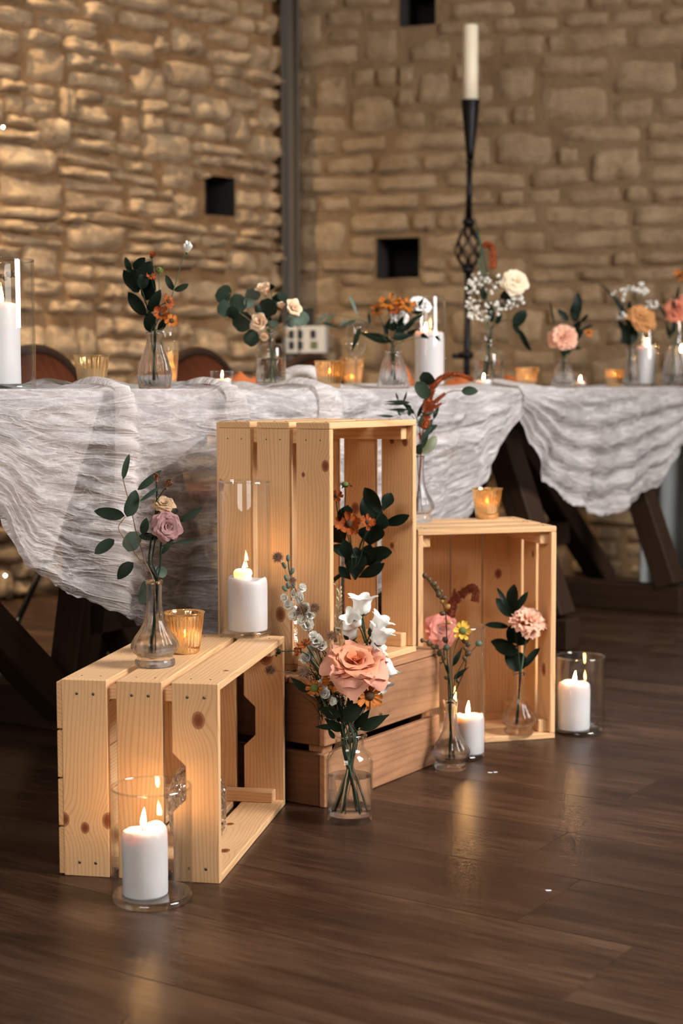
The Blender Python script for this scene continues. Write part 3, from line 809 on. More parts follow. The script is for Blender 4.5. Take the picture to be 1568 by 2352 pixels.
# crate C, standing on end on the floor, open to the room
uC, vC = uvf(.2543); cC = Vector((.4589, 3.2963, 0))
crate('pine crate standing on end at the right, open front, gold votive on top', cC + vC * .25 - uC * .155 + UZ * .23, UZ, -uC, -vC,
      {('side', -1, 2): [(-.085, .0, .010)], ('side', -1, 1): [(.16, .02, .006)], ('bot', 0): [(.1, 0, .008)], ('bot', 2): [(-.12, .01, .012)], ('end', -1, 2): [(.02, .02, .008)]})
# old crate D carrying crate B
aD = math.radians(56.4); dR = Vector((math.cos(aD), math.sin(aD), 0)); dL = Vector((-math.sin(aD), math.cos(aD), 0))
pD = Vector((-.031, 2.744, 0)); HD = .2335; LD, WD = .412, .33
rD = thing('vintage_crate', 'dark weathered wooden crate carrying the tall pine crate', 'crate', pD + dR * LD / 2 + dL * WD / 2)
def dboard(name, a, b, h, th, nrm, knots=(), mat=None):
    a, b = Vector(a), Vector(b); L = (b - a).length; x = (b - a) / L; y = UZ; z = x.cross(y)
    if abs(Vector(nrm).z) > .5: z = UZ; y = z.cross(x)
    m = Matrix((x, y, z)).transposed().to_4x4(); m.translation = (a + b) / 2 - rD.location
    o = obj(name, bm_mesh(name, bevel_box(L, h, th, .002), mat or M_OLD), rD, mtx=m)
    for q, kv in zip(('knot_a', 'knot_b', 'knot_c'), knots): o[q] = kv
    return o
for s in (0, 1):
    off = dL * (.0065 if s == 0 else WD - .0065)
    for z, h, kn in ((.049, .098, ()), (.166, .108, [(-.02, .015, .006), (-.018, -.03, .005)])):
        dboard('side_board', pD + off + UZ * z, pD + off + dR * LD + UZ * z, h, .013, dL, kn if s == 0 else ())
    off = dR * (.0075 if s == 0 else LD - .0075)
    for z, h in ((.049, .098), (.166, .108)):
        dboard('end_board', pD + off + dL * .0135 + UZ * z, pD + off + dL * (WD - .0135) + UZ * z, h, .014, dR, (), M_OLDSHADE)
    for s2 in (0, 1):
        c = pD + dR * (.03 if s == 0 else LD - .03) + dL * (.03 if s2 == 0 else WD - .03)
        bar('corner_post', c + UZ * .002, c + UZ * .215, .032, .032, M_OLD, rD, dR, .002)
for i in range(4):
    wdt = WD / 4
    dboard('top_board', pD + dL * (wdt * (i + .5)) + UZ * (HD - .0065), pD + dL * (wdt * (i + .5)) + dR * LD + UZ * (HD - .0065), wdt - .003, .0125, UZ)

# ================================================================== candles and glass
def pillar_candle(label, c, r, h, flame=(.0, .0, .026), seed=1, group='white pillar candles', mat=None, wall=0, lean=0, lit=True, rim=.006, name='pillar_candle'):
    c = Vector(c); t = thing(name, label, 'candle', c, group)
    rn = lambda a, k: noise.noise(Vector((math.cos(a) * k, math.sin(a) * k, seed * 3.7)))
    prof = [(0, 0), (r * .96, 0), (r, .003), (r, h * .3), (r * 1.004, h * .7), (r, h - .014), (r * .985, h - .007), (r * .95, h - .002), (r * .90, h), (r * .82, h - rim * .35), (r * .6, h - rim), (r * .2, h - rim), (0, h - rim)]
    vs, fs = lathe(prof, 48)
    out_ = []
    for v in vs:
        a = math.atan2(v.y, v.x); q = v.copy(); rad = math.hypot(v.x, v.y)
        k = sstep(h * .75, h, v.z)
        q.z += k * (rn(a, 1.1) * .005 + rn(a, 2.6) * .0015 + lean * v.x) * (1 if rad > r * .5 else .3)
        if rad > r * .9: q.x *= 1 + .012 * noise.noise(v * 60 + Vector((seed, 0, 0))); q.y *= 1 + .012 * noise.noise(v * 55 + Vector((0, seed, 0)))
        out_.append(q + c)
    part('wax_body', out_, fs, mat or M_WAX, t)
    fx, fy, fh = flame; b = c + Vector((fx, fy, h - rim - .0015))
    part('wick', *tube([b, b + Vector((.0006, 0, .006)), b + Vector((.002, -.0005, .011))], .0009, seg=5), M_BLACK, t)
    if wall:   # soft wax standing round the flame
        n = 20; v2 = []; f2 = []
        pr = [(wall * 1.0, -.002), (wall * .92, .008), (wall * 1.05, .013), (wall * .98, .018), (wall * .78, .0205), (wall * .72, .015), (wall * .6, .004)]
        v2, f2 = lathe(pr, n, lambda a, rr, z: rr * (1 + .13 * noise.noise(Vector((math.cos(a) * 1.5, math.sin(a) * 1.5, z * 60 + seed)))), b)
        part('wax_collar', v2, f2, mat or M_WAX, t)
    if lit: add_flame(t, b + Vector((.0012, 0, .0065)), fh)
    return t
def add_flame(t, b, fh, lean=(.06, 0)):
    w = fh * .145
    prof = [(0, 0), (w * .55, fh * .06), (w * .92, fh * .18), (w, fh * .3), (w * .86, fh * .48), (w * .56, fh * .7), (w * .25, fh * .88), (0, fh)]
    vs, fs = lathe(prof, 10)
    vs = [v + Vector((lean[0] * v.z * v.z / fh, lean[1] * v.z, 0)) + b for v in vs]
    part('flame', vs, fs, M_FLAME, t)
def cylinder(label, c, R, h, group='clear glass candle cylinders', thick=.003):
    c = Vector(c); t = thing('glass_cylinder', label, 'vase', c, group)
    vs, fs = lathe([(R, .006), (R, h - .002), (R - thick * .3, h), (R - thick * .7, h), (R - thick, h - .002), (R - thick, .012)], 64, c=c)
    part('wall', vs, fs, M_CYL, t)
    vs, fs = lathe([(0, 0), (R * .93, 0), (R * .985, .0025), (R, .006), (R - thick, .012), (R * .8, .0095), (0, .009)], 64, c=c)
    part('base', vs, fs, M_CYLBASE, t)
    # polished rim bead
    vs, fs = lathe([(R - thick / 2 + .0019 * math.cos(k * PI / 4), h + .0019 * math.sin(k * PI / 4)) for k in range(9)], 64, c=c)
    part('rim', vs, fs, M_CYLBASE, t)
    return t
def set_cyl(lc, ll, px_c, py_base, z, wpx, hpx_top, cpx, ctop, cw, seed, d=None, **kw):
    """cylinder + candle: base centre pixel on plane z (or depth d); sizes in pixels"""
    p = atz(px_c, py_base, z) if d is None else at(px_c, py_base, d)
    if d is not None: p.z = z
    dd = dep(p); R = wpx / 2 / FPX * dd
    # heights from the pixel rows of the rims' centres
    hz = at(px_c, hpx_top, dd).z - z
    cylinder(ll, p, R, hz)
    cx = (cpx - px_c) / FPX * dd
    cr = cw / 2 / FPX * dd; ch = at(px_c, ctop, dd).z - z - .009
    cp = p + Vector((cx, 0, .0092))
    pillar_candle(lc, cp, cr, ch, seed=seed, **kw)
    return p
set_cyl('lit pillar candle in the short cylinder before the nearest crate', 'short wide glass cylinder on the floor before the nearest crate', 350, 2066, 0, 186, 1800, 334, 1898, 104, 1, flame=(-.003, 0, .031), lean=.10, rim=.005)
set_cyl('tall burnt-down pillar candle in the cylinder atop the nearest crate', 'tall glass cylinder on the back corner of the nearest crate', 564, 1458, .31, 118, 1104, 569, 1325, 91, 2, flame=(-.008, .0, .028), wall=.0165, lean=-.05, rim=.004)
set_cyl('lit pillar candle on the floor between bud vase and right crate', 'tall glass cylinder on the floor before the right crate', 1058, 1738, 0, 110, 1434, 1079, 1640, 64, 3, flame=(-.006, 0, .03), lean=.0)
set_cyl('lit pillar candle in the short cylinder right of the right crate', 'short wide glass cylinder right of the right crate', 1331, 1682, 0, 112, 1505, 1317, 1566, 73, 4, flame=(.0, 0, .027))
TT = TZ + .0085
def ontable(px, wd): return tp(0, 0, 0)
def table_pt(px, wd, z=TT):
    pl = tp(0, wd, 0); p = on_plane(px, 880, pl, TN); p.z = z; return p
def table_cyl(lc, ll, px_c, wd, wpx, top, cpx, ctop, cw, seed, **kw):
    p = table_pt(px_c, wd); dd = dep(p); R = wpx / 2 / FPX * dd
    cylinder(ll, p, R, at(px_c, top, dd).z - TT)
    cp = p + Vector(((cpx - px_c) / FPX * dd, 0, .0092))
    pillar_candle(lc, cp, cw / 2 / FPX * dd, at(px_c, ctop, dd).z - TT - .009, seed=seed, **kw)
table_cyl('lit pillar candle in the leftmost tall cylinder on the table', 'leftmost tall glass cylinder on the table', 8, .09, 148, 600, 0, 698, 96, 5, flame=(.006, -.004, .024))
table_cyl('lit pillar candle on the table beside the cone vase of orange flowers', 'tall glass cylinder beside the cone vase of orange flowers', 983, .2, 80, 683, 986, 762, 66, 6, flame=(-.012, 0, .026), lean=-.05)
table_cyl('lit pillar candle on the table behind the caramel rose', 'tall glass cylinder behind the caramel rose', 1482, .2, 54, 742, 1481, 795, 42, 7, flame=(.004, 0, .026))
table_cyl('lit pillar candle at the right edge of the table', 'tall glass cylinder at the right edge of the table', 1566, .16, 62, 735, 1566, 808, 46, 8, flame=(-.006, 0, .026))

def votive(label, c, rt, h, lit=True, mat=None, name='gold_votive'):
    c = Vector(c); t = thing(name, label, 'votive', c, 'ribbed gold votive holders')
    rb = rt * .74; n = 30
    md = lambda a, r, z: r * (1 + .028 * math.cos(a * n) * sstep(.004, .012, z) * (1 - sstep(h - .008, h - .003, z)))
    prof = [(0, 0), (rb * .9, 0), (rb, .003)] + [(rb + (rt * .97 - rb) * (k / 6) ** 1.15, .003 + (h - .007) * k / 6) for k in range(1, 7)] + [(rt, h - .001), (rt * .985, h), (rt * .95, h - .002)]
    prof += [(rb * .94 + (rt * .93 - rb * .94) * (k / 5) ** 1.15, .006 + (h - .010) * k / 5) for k in range(5, -1, -1)] + [(0, .006)]
    part('ribbed_cup', *lathe(prof, 120, md, c), mat or M_GOLD, t)
    vs, fs = lathe([(rt * 1.0 + .0011 * math.cos(k * PI / 3), h + .0011 * math.sin(k * PI / 3)) for k in range(7)], 48, c=c)
    part('rim', vs, fs, M_GOLDPALE, t)
    return t
def tealight(label, c, r=.0185, h=.016, lit=True, glass=None, group='tea lights'):
    c = Vector(c); t = thing('tea_light', label, 'candle', c, group)
    part('wax_body', *lathe([(0, 0), (r, 0), (r, h - .001), (r * .95, h), (r * .85, h - .002), (0, h - .003)], 28, c=c), M_WAX, t)
    part('wick', *tube([c + V3(0, 0, h - .004), c + V3(.0005, 0, h + .004)], .0008, seg=5), M_BLACK, t)
    if lit: add_flame(t, c + V3(0, 0, h + .001), .017)
    return t
def votive_px(lv, lt, px, base_py, wpx, toppy, z=None, wd=None, lit=True, mat=None, cup=None):
    p = atz(px, base_py, z) if wd is None else table_pt(px, wd)
    dd = dep(p); rt = wpx / 2 / FPX * dd
    h = at(px, toppy, dd).z - p.z
    votive(lv, p, rt, h, mat=mat)
    if lt: tealight(lt, p + V3(0, 0, .0064), rt * .52, .018 if cup is None else cup, lit)
    return p
votive_px('ribbed gold votive behind the bud vase on the nearest crate', 'tea light inside the gold votive on the nearest crate', 424, 1499, 92, 1405, z=.31)
votive_px('ribbed gold votive on top of the right crate', 'tea light inside the gold votive on the right crate', 1118, 1191, 70, 1122, z=.46, cup=.026)
votive_px('pale gold votive on the table beside the leftmost cylinder', 'unlit tea light in the pale gold votive at the left', 211, 0, 82, 816, wd=.1, lit=False, mat=M_GOLDPALE, cup=.034)
votive_px('gold votive on the table above the tall crate', 'tea light in the gold votive above the tall crate', 756, 0, 68, 829, wd=.07, cup=.026)
votive_px('gold votive half hidden behind the wine glass', 'tea light in the gold votive behind the wine glass', 808, 0, 56, 822, wd=.34)
votive_px('gold votive right of the round bottle of white sprays', 'tea light in the gold votive right of the white sprays', 1209, 0, 56, 843, wd=.14)
votive_px('gold votive near the right end of the table', 'tea light in the gold votive near the table right end', 1410, 0, 46, 848, wd=.07, cup=.028)
votive_px('gold votive half hidden behind the ribbed vase of dark leaves', 'tea light in the gold votive behind the dark leaves', 384, 0, 54, 806, wd=.3)
def glass_tealight(lg, lt, px, wd, wpx, toppy):
    p = table_pt(px, wd); dd = dep(p); R = wpx / 2 / FPX * dd; h = at(px, toppy, dd).z - p.z
    t = thing('tea_light_glass', lg, 'votive', p, 'small clear tea light glasses')
    part('cup', *lathe([(0, .001), (R * .95, .001), (R, .004), (R, h), (R - .002, h), (R - .002, .006), (0, .006)], 40, c=p), M_CYL, t)
    part('rim', *lathe([(R - .001 + .0012 * math.cos(k * PI / 3), h + .0012 * math.sin(k * PI / 3)) for k in range(7)], 40, c=p), M_CYLBASE, t)
    tealight(lt, p + V3(0, 0, .0065), R * .78, h * .42)
glass_tealight('clear tea light glass left of the pale rose bottle', 'lit tea light left of the pale rose bottle', 510, .1, 54, 853)
glass_tealight('clear tea light glass before the round bottle of white sprays', 'lit tea light before the round bottle of white sprays', 1110, .06, 46, 862)
glass_tealight('clear tea light glass right of the peach carnation vase', 'lit tea light right of the peach carnation vase', 1332, .1, 30, 868)

# ------------------------------------------------------------------ vases
class Vase: pass
VASES = {}
def vase_ctx(key, c, h, neck_r, floor_z, d=None):
    v = Vase(); v.c = Vector(c); v.h = h; v.nr = neck_r; v.fz = floor_z; v.d = dep(c); VASES[key] = v; return v
def shell(prof_out, th=.0022, foot=.012, rim_in=True):
    """close an outer profile with an inner wall"""
    inner = [(max(r - th, .002), z) for r, z in prof_out if z > foot][::-1]
    return [(0, 0)] + prof_out + inner + [(inner[-1][0] * .6, foot + .002), (0, foot + .001)]
BUD = [(.031, 0), (.033, .003), (.033, .010), (.0285, .015), (.029, .019), (.0345, .027), (.0365, .034), (.0355, .041), (.030, .051), (.0225, .064), (.0165, .080), (.0133, .098), (.0122, .118), (.0128, .136), (.0150, .146)]
def bud_vase(key, label, c, h, k=1.0, water=.055, ribs=11, group='crystal bud vases'):
    c = Vector(c); s = h / .146; t = thing('bud_vase', label, 'vase', c, group)
    pr = [(r * k, z * s) for r, z in BUD]
    md = lambda a, r, z: r * (1 + .09 * abs(math.cos(a * ribs / 2)) * sstep(.016 * s, .026 * s, z) * (1 - sstep(.05 * s, .085 * s, z)))
    part('glass_body', *lathe(shell(pr, .0022 * k, .017 * s), 88, md, c), M_CRYSTAL, t)
    if water:
        ws = [(0, .0195 * s)] + [((r - .0026) * k, z * s) for r, z in BUD if .026 <= z < water] + [(.02 * k, water * s), (0, water * s)]
        part('water', *lathe(ws, 40, c=c), M_WATER, t)
    return vase_ctx(key, c, h, .009 * k, .02 * s)
CONE = [(.033, 0), (.0335, .004), (.029, .03), (.0235, .062), (.0195, .080), (.0165, .087), (.0165, .091), (.0185, .098)]
BELLY = [(.026, 0), (.0285, .004), (.031, .020), (.0312, .030), (.027, .052), (.020, .070), (.0155, .084), (.0148, .092), (.0175, .105), (.0185, .108)]
def ribbed_vase(key, label, c, h, prof, k=1.0, ribs=16, water=.05):
    c = Vector(c); H = prof[-1][1]; s = h / H; t = thing('ribbed_vase', label, 'vase', c, 'small ribbed glass vases')
    pr = [(r * k, z * s) for r, z in prof]
    md = lambda a, r, z: r * (1 + .11 * abs(math.cos(a * ribs / 2)) * (1 - sstep(.78 * h, .86 * h, z)))
    part('glass_body', *lathe(shell(pr, .002 * k, .006), 96, md, c), M_CRYSTAL, t)
    return vase_ctx(key, c, h, .010 * k, .01)
def bottle_vase(key, label, c, R, h, neck_r, neck_h, water, bands=0, name='bottle_vase'):
    c = Vector(c); t = thing(name, label, 'vase', c, 'glass bottle vases')
    sh = h - neck_h
    pr = [(R * .9, 0), (R * .98, .002), (R, .006)]
    if bands:
        for i in range(bands * 2 + 1): pr.append((R * (1.0 if i % 2 else .97), .02 + (sh - R * .55 - .03) * i / (bands * 2)))
    pr += [(R, sh - R * .50), (R * .97, sh - R * .33), (R * .88, sh - R * .17), (R * .74, sh - R * .06), (neck_r * 1.12, sh), (neck_r, sh + neck_h * .25), (neck_r, h - .008), (neck_r * 1.15, h - .005), (neck_r * 1.22, h - .002), (neck_r * 1.12, h)]
    part('glass_body', *lathe([(0, 0)] + pr + [(neck_r * .92, h - .006), (neck_r * .92, sh), (R * .7, sh - R * .08), (R * .95, sh - R * .5), (R * .955, .012), (0, .011)], 72, c=c), M_BOTTLE, t)
    part('water', *lathe([(0, .0125), (R * .9, .013), (R * .94, .018), (R * .945, water - .001), (R * .93, water), (0, water)], 56, c=c), M_WATER, t)
    part('lip', *lathe([(neck_r * 1.1 + .0016 * math.cos(q * PI / 4), h + .0008 + .0016 * math.sin(q * PI / 4)) for q in range(9)], 48, c=c), M_CYLBASE, t)
    v = vase_ctx(key, c, h, neck_r * .7, .013); v.fr = R * .72; return v
def px_h(c, px, top): return at(px, top, dep(c)).z - c.z
c = atz(356, 1529, .31); bud_vase('VA', 'crystal bud vase on the nearest crate', c, px_h(c, 356, 1331), .99)
c = atz(1034, 1764, 0); bud_vase('VY', 'crystal bud vase of yellow flower and buds on the floor', c, px_h(c, 1034, 1606), 1.0, water=.06)
c = atz(1191, 1684, .0125); bud_vase('VI', 'crystal bud vase inside the right crate', c, px_h(c, 1191, 1541), .97, ribs=9)
c = atz(962, 1199, .46); bud_vase('VC', 'crystal bud vase on the right crate beside the tall crate', c, px_h(c, 962, 1046), .86, ribs=8)
c = cB - uB * .10 + vB * .155; c.z = .2335 + .0125; bud_vase('VB', 'crystal bud vase inside the tall crate', c, px_h(c, 811, 1334), 1.0)
c = cC + vC * .15 - uC * .245; c.z = .0125; bud_vase('VH', 'bud vase hidden at the left inside the right crate', c, .15, .95)
c = atz(803, 1884, 0); bottle_vase('BT', 'clear bottle vase on the floor before the dark old crate', c, .0408, px_h(c, 803, 1683), .0255, .026, px_h(c, 803, 1778))
c = table_pt(355, .06); ribbed_vase('T1', 'ribbed vase of dark leaves on the left table', c, px_h(c, 355, 764), BELLY, 36 / FPX * dep(c) / .0312, 15)
c = table_pt(622, .14); bottle_vase('T2', 'embossed bottle of pale peach roses on the table', c, 35.5 / FPX * dep(c), px_h(c, 622, 766), 10 / FPX * dep(c), .022, px_h(c, 622, 823), 5)
c = table_pt(903, .06); ribbed_vase('T3', 'cone shaped ribbed vase of orange flowers on the table', c, px_h(c, 903, 806), CONE, 35 / FPX * dep(c) / .0335, 14)
c = table_pt(1121, .14); bottle_vase('T4', 'round bottle of white sprays and cream rose', c, 36 / FPX * dep(c), px_h(c, 1121, 760), 15 / FPX * dep(c), .05, px_h(c, 1121, 828), name='bottle_vase')
c = table_pt(1294, .07); ribbed_vase('T5', 'ribbed vase of the peach carnation on the table', c, px_h(c, 1294, 826), CONE, 27 / FPX * dep(c) / .0335, 14)
c = table_pt(1446, .13); ribbed_vase('T6', 'ribbed vase of the caramel rose on the table', c, px_h(c, 1446, 800), BELLY, 20 / FPX * dep(c) / .0312, 14)
c = table_pt(1546, .08); ribbed_vase('T7', 'ribbed vase of coral flowers at the right edge', c, px_h(c, 1546, 792), CONE, 27 / FPX * dep(c) / .0335, 14)
c = table_pt(-62, .1); ribbed_vase('T0', 'ribbed vase just past the left edge of the table', c, .108, BELLY, 1.0)

# patterned glass carafes with fairy lights inside the crates
def carafe(label, c, R, h, wire_seed, sc_=1.0):
    c = Vector(c); t = thing('textured_carafe', label, 'bottle', c, 'textured glass carafes')
    pr = [(R * .75, 0), (R * .8, .004), (R * .95, h * .12), (R, h * .28), (R * .98, h * .42), (R * .8, h * .55), (R * .45, h * .66), (R * .34, h * .8), (R * .36, h * .93), (R * .5, h)]
    md = lambda a, r, z: r * (1 + .045 * math.sin(a * 13 + z * 330) * math.sin(a * 13 - z * 330) * (1 - sstep(.52 * h, .62 * h, z)))
    zz = [h * k / 56 for k in range(57)]; pr = [(interp([q[1] for q in pr], [q[0] for q in pr], z), z) for z in zz]
    part('glass_body', *lathe(shell(pr, .003, .008), 120, md, c), M_TEXGLASS, t)
    rn = random.Random(wire_seed); pts = [c + V3(R * .2, 0, h * 1.05)]
    for i in range(34):
        a = i * 1.3; q = .6 * R * rn.uniform(.5, 1) * (1 if i > 6 else .3); pts.append(c + V3(q * math.cos(a), q * math.sin(a), h * (.9 - i * .026) if i < 30 else h * .12))
    w_ = thing('fairy_lights', label.replace('textured glass carafe', 'string of tiny fairy lights in the carafe'), 'lights', c + V3(0, 0, h * .1))
    part('wire', *tube(smooth_path(pts, 3), .0005, seg=4), M_NAIL, w_)
    for i in range(4, 34, 2):
        p = pts[i]; part('bulb', *lathe([(.0016 * math.sin(PI * k / 4), -.0016 * math.cos(PI * k / 4)) for k in range(5)], 6, c=p), M_BULB, w_)
    return t
c = atz(454, 1930, .0125); carafe('textured glass carafe inside the nearest crate', c, .0475, .20, 2)
c = cB - uB * .045 + vB * .06; c = cB - uB * .13 + vB * .09; c.z = .2335 + .0125; carafe('textured glass carafe inside the tall crate', c, .04, .115, 5)

# wine glasses
def wine_glass(label, px, wd, top, wpx):
    p = table_pt(px, wd); dd = dep(p); h = at(px, top, dd).z - p.z; R = wpx / 2 / FPX * dd
    t = thing('wine_glass', label, 'glass', p, 'wine glasses on the table')
    part('bowl', *lathe([(.003, h * .46), (R * .55, h * .49), (R * .95, h * .60), (R, h * .72), (R * .92, h * .88), (R * .8, h), (R * .78, h), (R * .9, h * .88), (R * .97, h * .72), (R * .92, h * .61), (R * .5, h * .505), (0, h * .49)], 40, c=p), M_BOTTLE, t)
    part('stem', *lathe([(.0035, .004), (.003, h * .1), (.003, h * .4), (.005, h * .47), (0, h * .475)], 14, c=p), M_CRYSTAL, t)
    part('foot', *lathe([(0, 0), (R * .85, 0), (R * .85, .0015), (.006, .004), (0, .005)], 36, c=p), M_BOTTLE, t)
wine_glass('wine glass behind the gold votive above the tall crate', 818, .24, 738, 50)
wine_glass('wine glass behind the ribbed vase of dark leaves', 384, .22, 752, 40)
# rust napkins
def napkin(label, px, wd, wpx, hgt, seed):
    p = table_pt(px, wd, TZ); dd = dep(p); W_ = wpx / FPX * dd; vs = []; n = 22
    for i in range(n):
        for j in range(14):
            x, y = (i / (n - 1) - .5), (j / 13 - .5)
            e = max(0, 1 - (2 * abs(x)) ** 2.5) * max(0, 1 - (2 * abs(y)) ** 2.5)
            z = .003 + hgt * e * (.75 + .5 * noise.noise(Vector((x * 4, y * 3, seed))) + .25 * noise.noise(Vector((x * 11, y * 9, seed))))
            vs.append(p + TE * (x * W_ * 1.5) + TN * (y * .12) + V3(0, 0, z))
    fs = [(i * 14 + j, (i + 1) * 14 + j, (i + 1) * 14 + j + 1, i * 14 + j + 1) for i in range(n - 1) for j in range(13)]
    o = obj('linen_napkin', mesh('linen_napkin', vs, fs, M_NAPKIN)); o.modifiers.new('thick', 'SOLIDIFY').thickness = .002
    tag(o, label, 'napkin', 'rust linen napkins on the table')
napkin('rust orange napkin left of the pale rose bottle', 556, .38, 90, .05, 1)
napkin('rust orange napkin between cone vase and tall cylinder', 918, .42, 40, .075, 2)
napkin('rust orange napkin behind the gold votive at the right', 1172, .34, 60, .045, 3)
napkin('rust orange napkin before the iron candle stand', 1062, .40, 60, .05, 4)

# ------------------------------------------------------------------ wrought iron floor candle stand
dS = 5.78
pS = at(1070, 860, dS); pS.z = 0
rS = thing('iron_candle_stand', 'tall black wrought iron candle stand behind the table', 'candlestick', pS)
def sz(py): return at(1072, py, dS).z
lx = lambda z: .010 * (z / 1.0) - .006
def sp(py, dx=0): z = sz(py); return Vector((pS.x + lx(z) + dx, pS.y, z))
part('post', *tube([Vector((pS.x, pS.y, .14)), sp(815), sp(628)], .0165, seg=4), M_IRON, rS)
part('neck', *tube([sp(505), sp(440), sp(378)], .0125, .010, seg=8), M_IRON, rS)
for py, r_ in ((514, .024), (622, .022), (378, .0145)):
    part('knop', *lathe([(r_ * math.sin(PI * k / 8), -r_ * .8 * math.cos(PI * k / 8)) for k in range(9)], 16, c=sp(py)), M_IRON, rS)
zb, zt = sz(620), sz(520)
for k in range(6):
    for s in (1, -1):
        pts = []
        for i in range(15):
            f = i / 14; a = 2 * PI * k / 6 + s * f * 2.4; rr = .010 + .038 * math.sin(PI * f ** .85)
            pts.append(Vector((pS.x + lx(zb) + rr * math.cos(a), pS.y + rr * math.sin(a), zb + (zt - zb) * f)))
        part('basket_rod', *tube(pts, .0036, seg=5), M_IRON, rS)
cz0, cz1 = sz(372), sz(240)
part('candle_cup', *lathe([(0, cz0), (.013, cz0), (.016, cz0 + .03), (.022, cz0 + .09), (.029, cz0 + .16), (.034, cz1 - .006), (.0355, cz1), (.032, cz1), (.026, cz1 - .05), (0, cz1 - .055)], 24, c=(pS.x + lx(cz1), pS.y, 0)), M_IRON, rS)
yb = sz(815)
part('collar', *lathe([(.0165, yb - .012), (.03, yb - .008), (.03, yb + .008), (.0165, yb + .012)], 16, c=(pS.x, pS.y, 0)), M_IRON, rS)
bar('cross_bar', sp(818, -.055), sp(818, .03), .02, .02, M_IRON, rS)
for k in range(3):
    a = 2 * PI * k / 3 + .5; dv = Vector((math.cos(a), math.sin(a), 0)); q = Vector((pS.x, pS.y, 0))
    part('foot_scroll', *tube(smooth_path([q + UZ * .16, q + dv * .06 + UZ * .15, q + dv * .09 + UZ * .06, q + dv * .12 + UZ * .012, q + dv * .14 + UZ * .03]), .010, seg=6), M_IRON, rS)
ct = thing('tapered_candle', 'unlit ivory candle in the tall iron stand', 'candle', Vector((pS.x + lx(cz1), pS.y, cz1 - .05)))
ch = sz(73) - (cz1 - .05)
part('wax_body', *lathe([(0, 0), (.0275, 0), (.0278, ch * .5), (.0275, ch - .004), (.025, ch), (.012, ch - .003), (0, ch - .003)], 32, c=ct.location), M_IVORY, ct)
part('wick', *tube([ct.location + V3(0, 0, ch - .004), ct.location + V3(0, 0, ch + .012), ct.location + V3(.001, 0, ch + .019)], .0018, seg=5), M_BLACK, ct)

# fairy lights on the walls, paper scraps on the floor
for lab, px, py, d in (('tiny fairy light on the upper left stone wall', 7, 292, 5.36), ('tiny fairy light low on the stone wall under the table', 12, 1322, 5.2)):
    p = at(px, py, d); t = thing('fairy_bulb', lab, 'light', p)
    part('bulb', *lathe([(.0035 * math.sin(PI * k / 6), -.0035 * math.cos(PI * k / 6)) for k in range(7)], 10, c=p), M_BULB, t)
    part('wire', *tube(smooth_path([p + V3(-.3, -.02, .03), p + V3(-.12, 0, -.01), p + V3(0, .005, .004), p + V3(-.03, .06, .03)]), .0008, seg=4), M_NAIL, t)
for lab, px, py, a in (('left of two white paper scraps on the floor', 1125, 1775, .1), ('right of two white paper scraps on the floor', 1137, 1774, .5), ('lone white paper scrap on the floor at lower right', 1259, 2046, .3)):
    p = atz(px, py, .0002); m = Matrix.Rotation(a, 4, 'Z'); m.translation = p + V3(0, 0, .0006)
    bm = bevel_box(.009, .004, .001, 0)
    for v in bm.verts: v.co.z += .0006 * math.sin(v.co.x * 900); v.co.y += v.co.x * .12
    o = obj('paper_scrap', bm_mesh('paper_scrap', bm, M_PAPER), mtx=m); tag(o, lab, 'scrap')
# ================================================================== flowers
def leaf_mesh(L, W, shape, fold, bend, seed, mat):
    """along +x, face +z"""
    n = 8; vs = []; uv = []; rn = random.Random(seed)
    for i in range(n + 1):
        t = i / n
        if shape == 'round': w = math.sqrt(max(0, 1 - (2 * t - 1) ** 2)) ** .85
        elif shape == 'obov': w = math.sin(PI * t ** 1.25) ** .8
        elif shape == 'lance': w = math.sin(PI * t ** .75) * (1 - .25 * t)
        else: w = max(0, 1 - (2 * t ** .92 - 1) ** 2) ** .66 * (1 - .1 * t)
        w = max(w, .05 if i in (0, n) else 0) * W / 2
        for k in (-1, -.55, 0, .55, 1):
            z = abs(k) * w * fold - bend * L * (t - .5) ** 2 * 4 * .25 + .04 * W * math.sin(7 * t + seed) * k
            vs.append((t * L, k * w, z)); uv.append((.5 + k / 2, t))
    fs = [(i * 5 + j, i * 5 + 5 + j, i * 5 + 6 + j, i * 5 + 1 + j) for i in range(n) for j in range(4)]
    return mesh('leaf', vs, fs, mat, True, uv)
_ls = [0]
def leaf3(root, a, b, W, mat, shape='ovate', fold=.18, bend=.25, yaw=None, name='leaf'):
    _ls[0] += 1; rn = random.Random(_ls[0] * 13)
    a, b = Vector(a), Vector(b); x = (b - a); L = x.length; x /= L
    toc = (CAM - a).normalized()
    y = toc.cross(x)
    if y.length < .05: y = Vector((0, 0, 1)).cross(x)
    y.normalize(); z = x.cross(y)
    th = rn.uniform(-.55, .55) if yaw is None else yaw
    y2 = y * math.cos(th) + z * math.sin(th); z2 = x.cross(y2)
    m = Matrix((x, y2, z2)).transposed().to_4x4(); m.translation = a - root.location
    W = W / max(.55, math.cos(th))
    return obj(name, leaf_mesh(L, W, shape, fold, bend * rn.uniform(.3, 1.3), _ls[0], mat), root, mtx=m)
def leaves(root, d, lst, mat, shape='ovate', spread=.025, fold=.18):
    for i, q in enumerate(lst):
        rn = random.Random(int(q[0] * 7 + q[1] * 3))
        dj = d + rn.uniform(-spread, spread); dt = dj + rn.uniform(-.018, .018)
        a, b = at(q[0], q[1], dj), at(q[2], q[3], dt)
        leaf3(root, a, b, q[4] / FPX * d, q[5] if len(q) > 5 else mat, q[6] if len(q) > 6 else shape, fold)
def stem(root, pts, r, mat=None, name='stem', r1=None):
    part(name, *tube(smooth_path(pts, 5), r, r1 or r * .75, seg=6), mat or M_STEM, root)
_rv = random.Random(77)
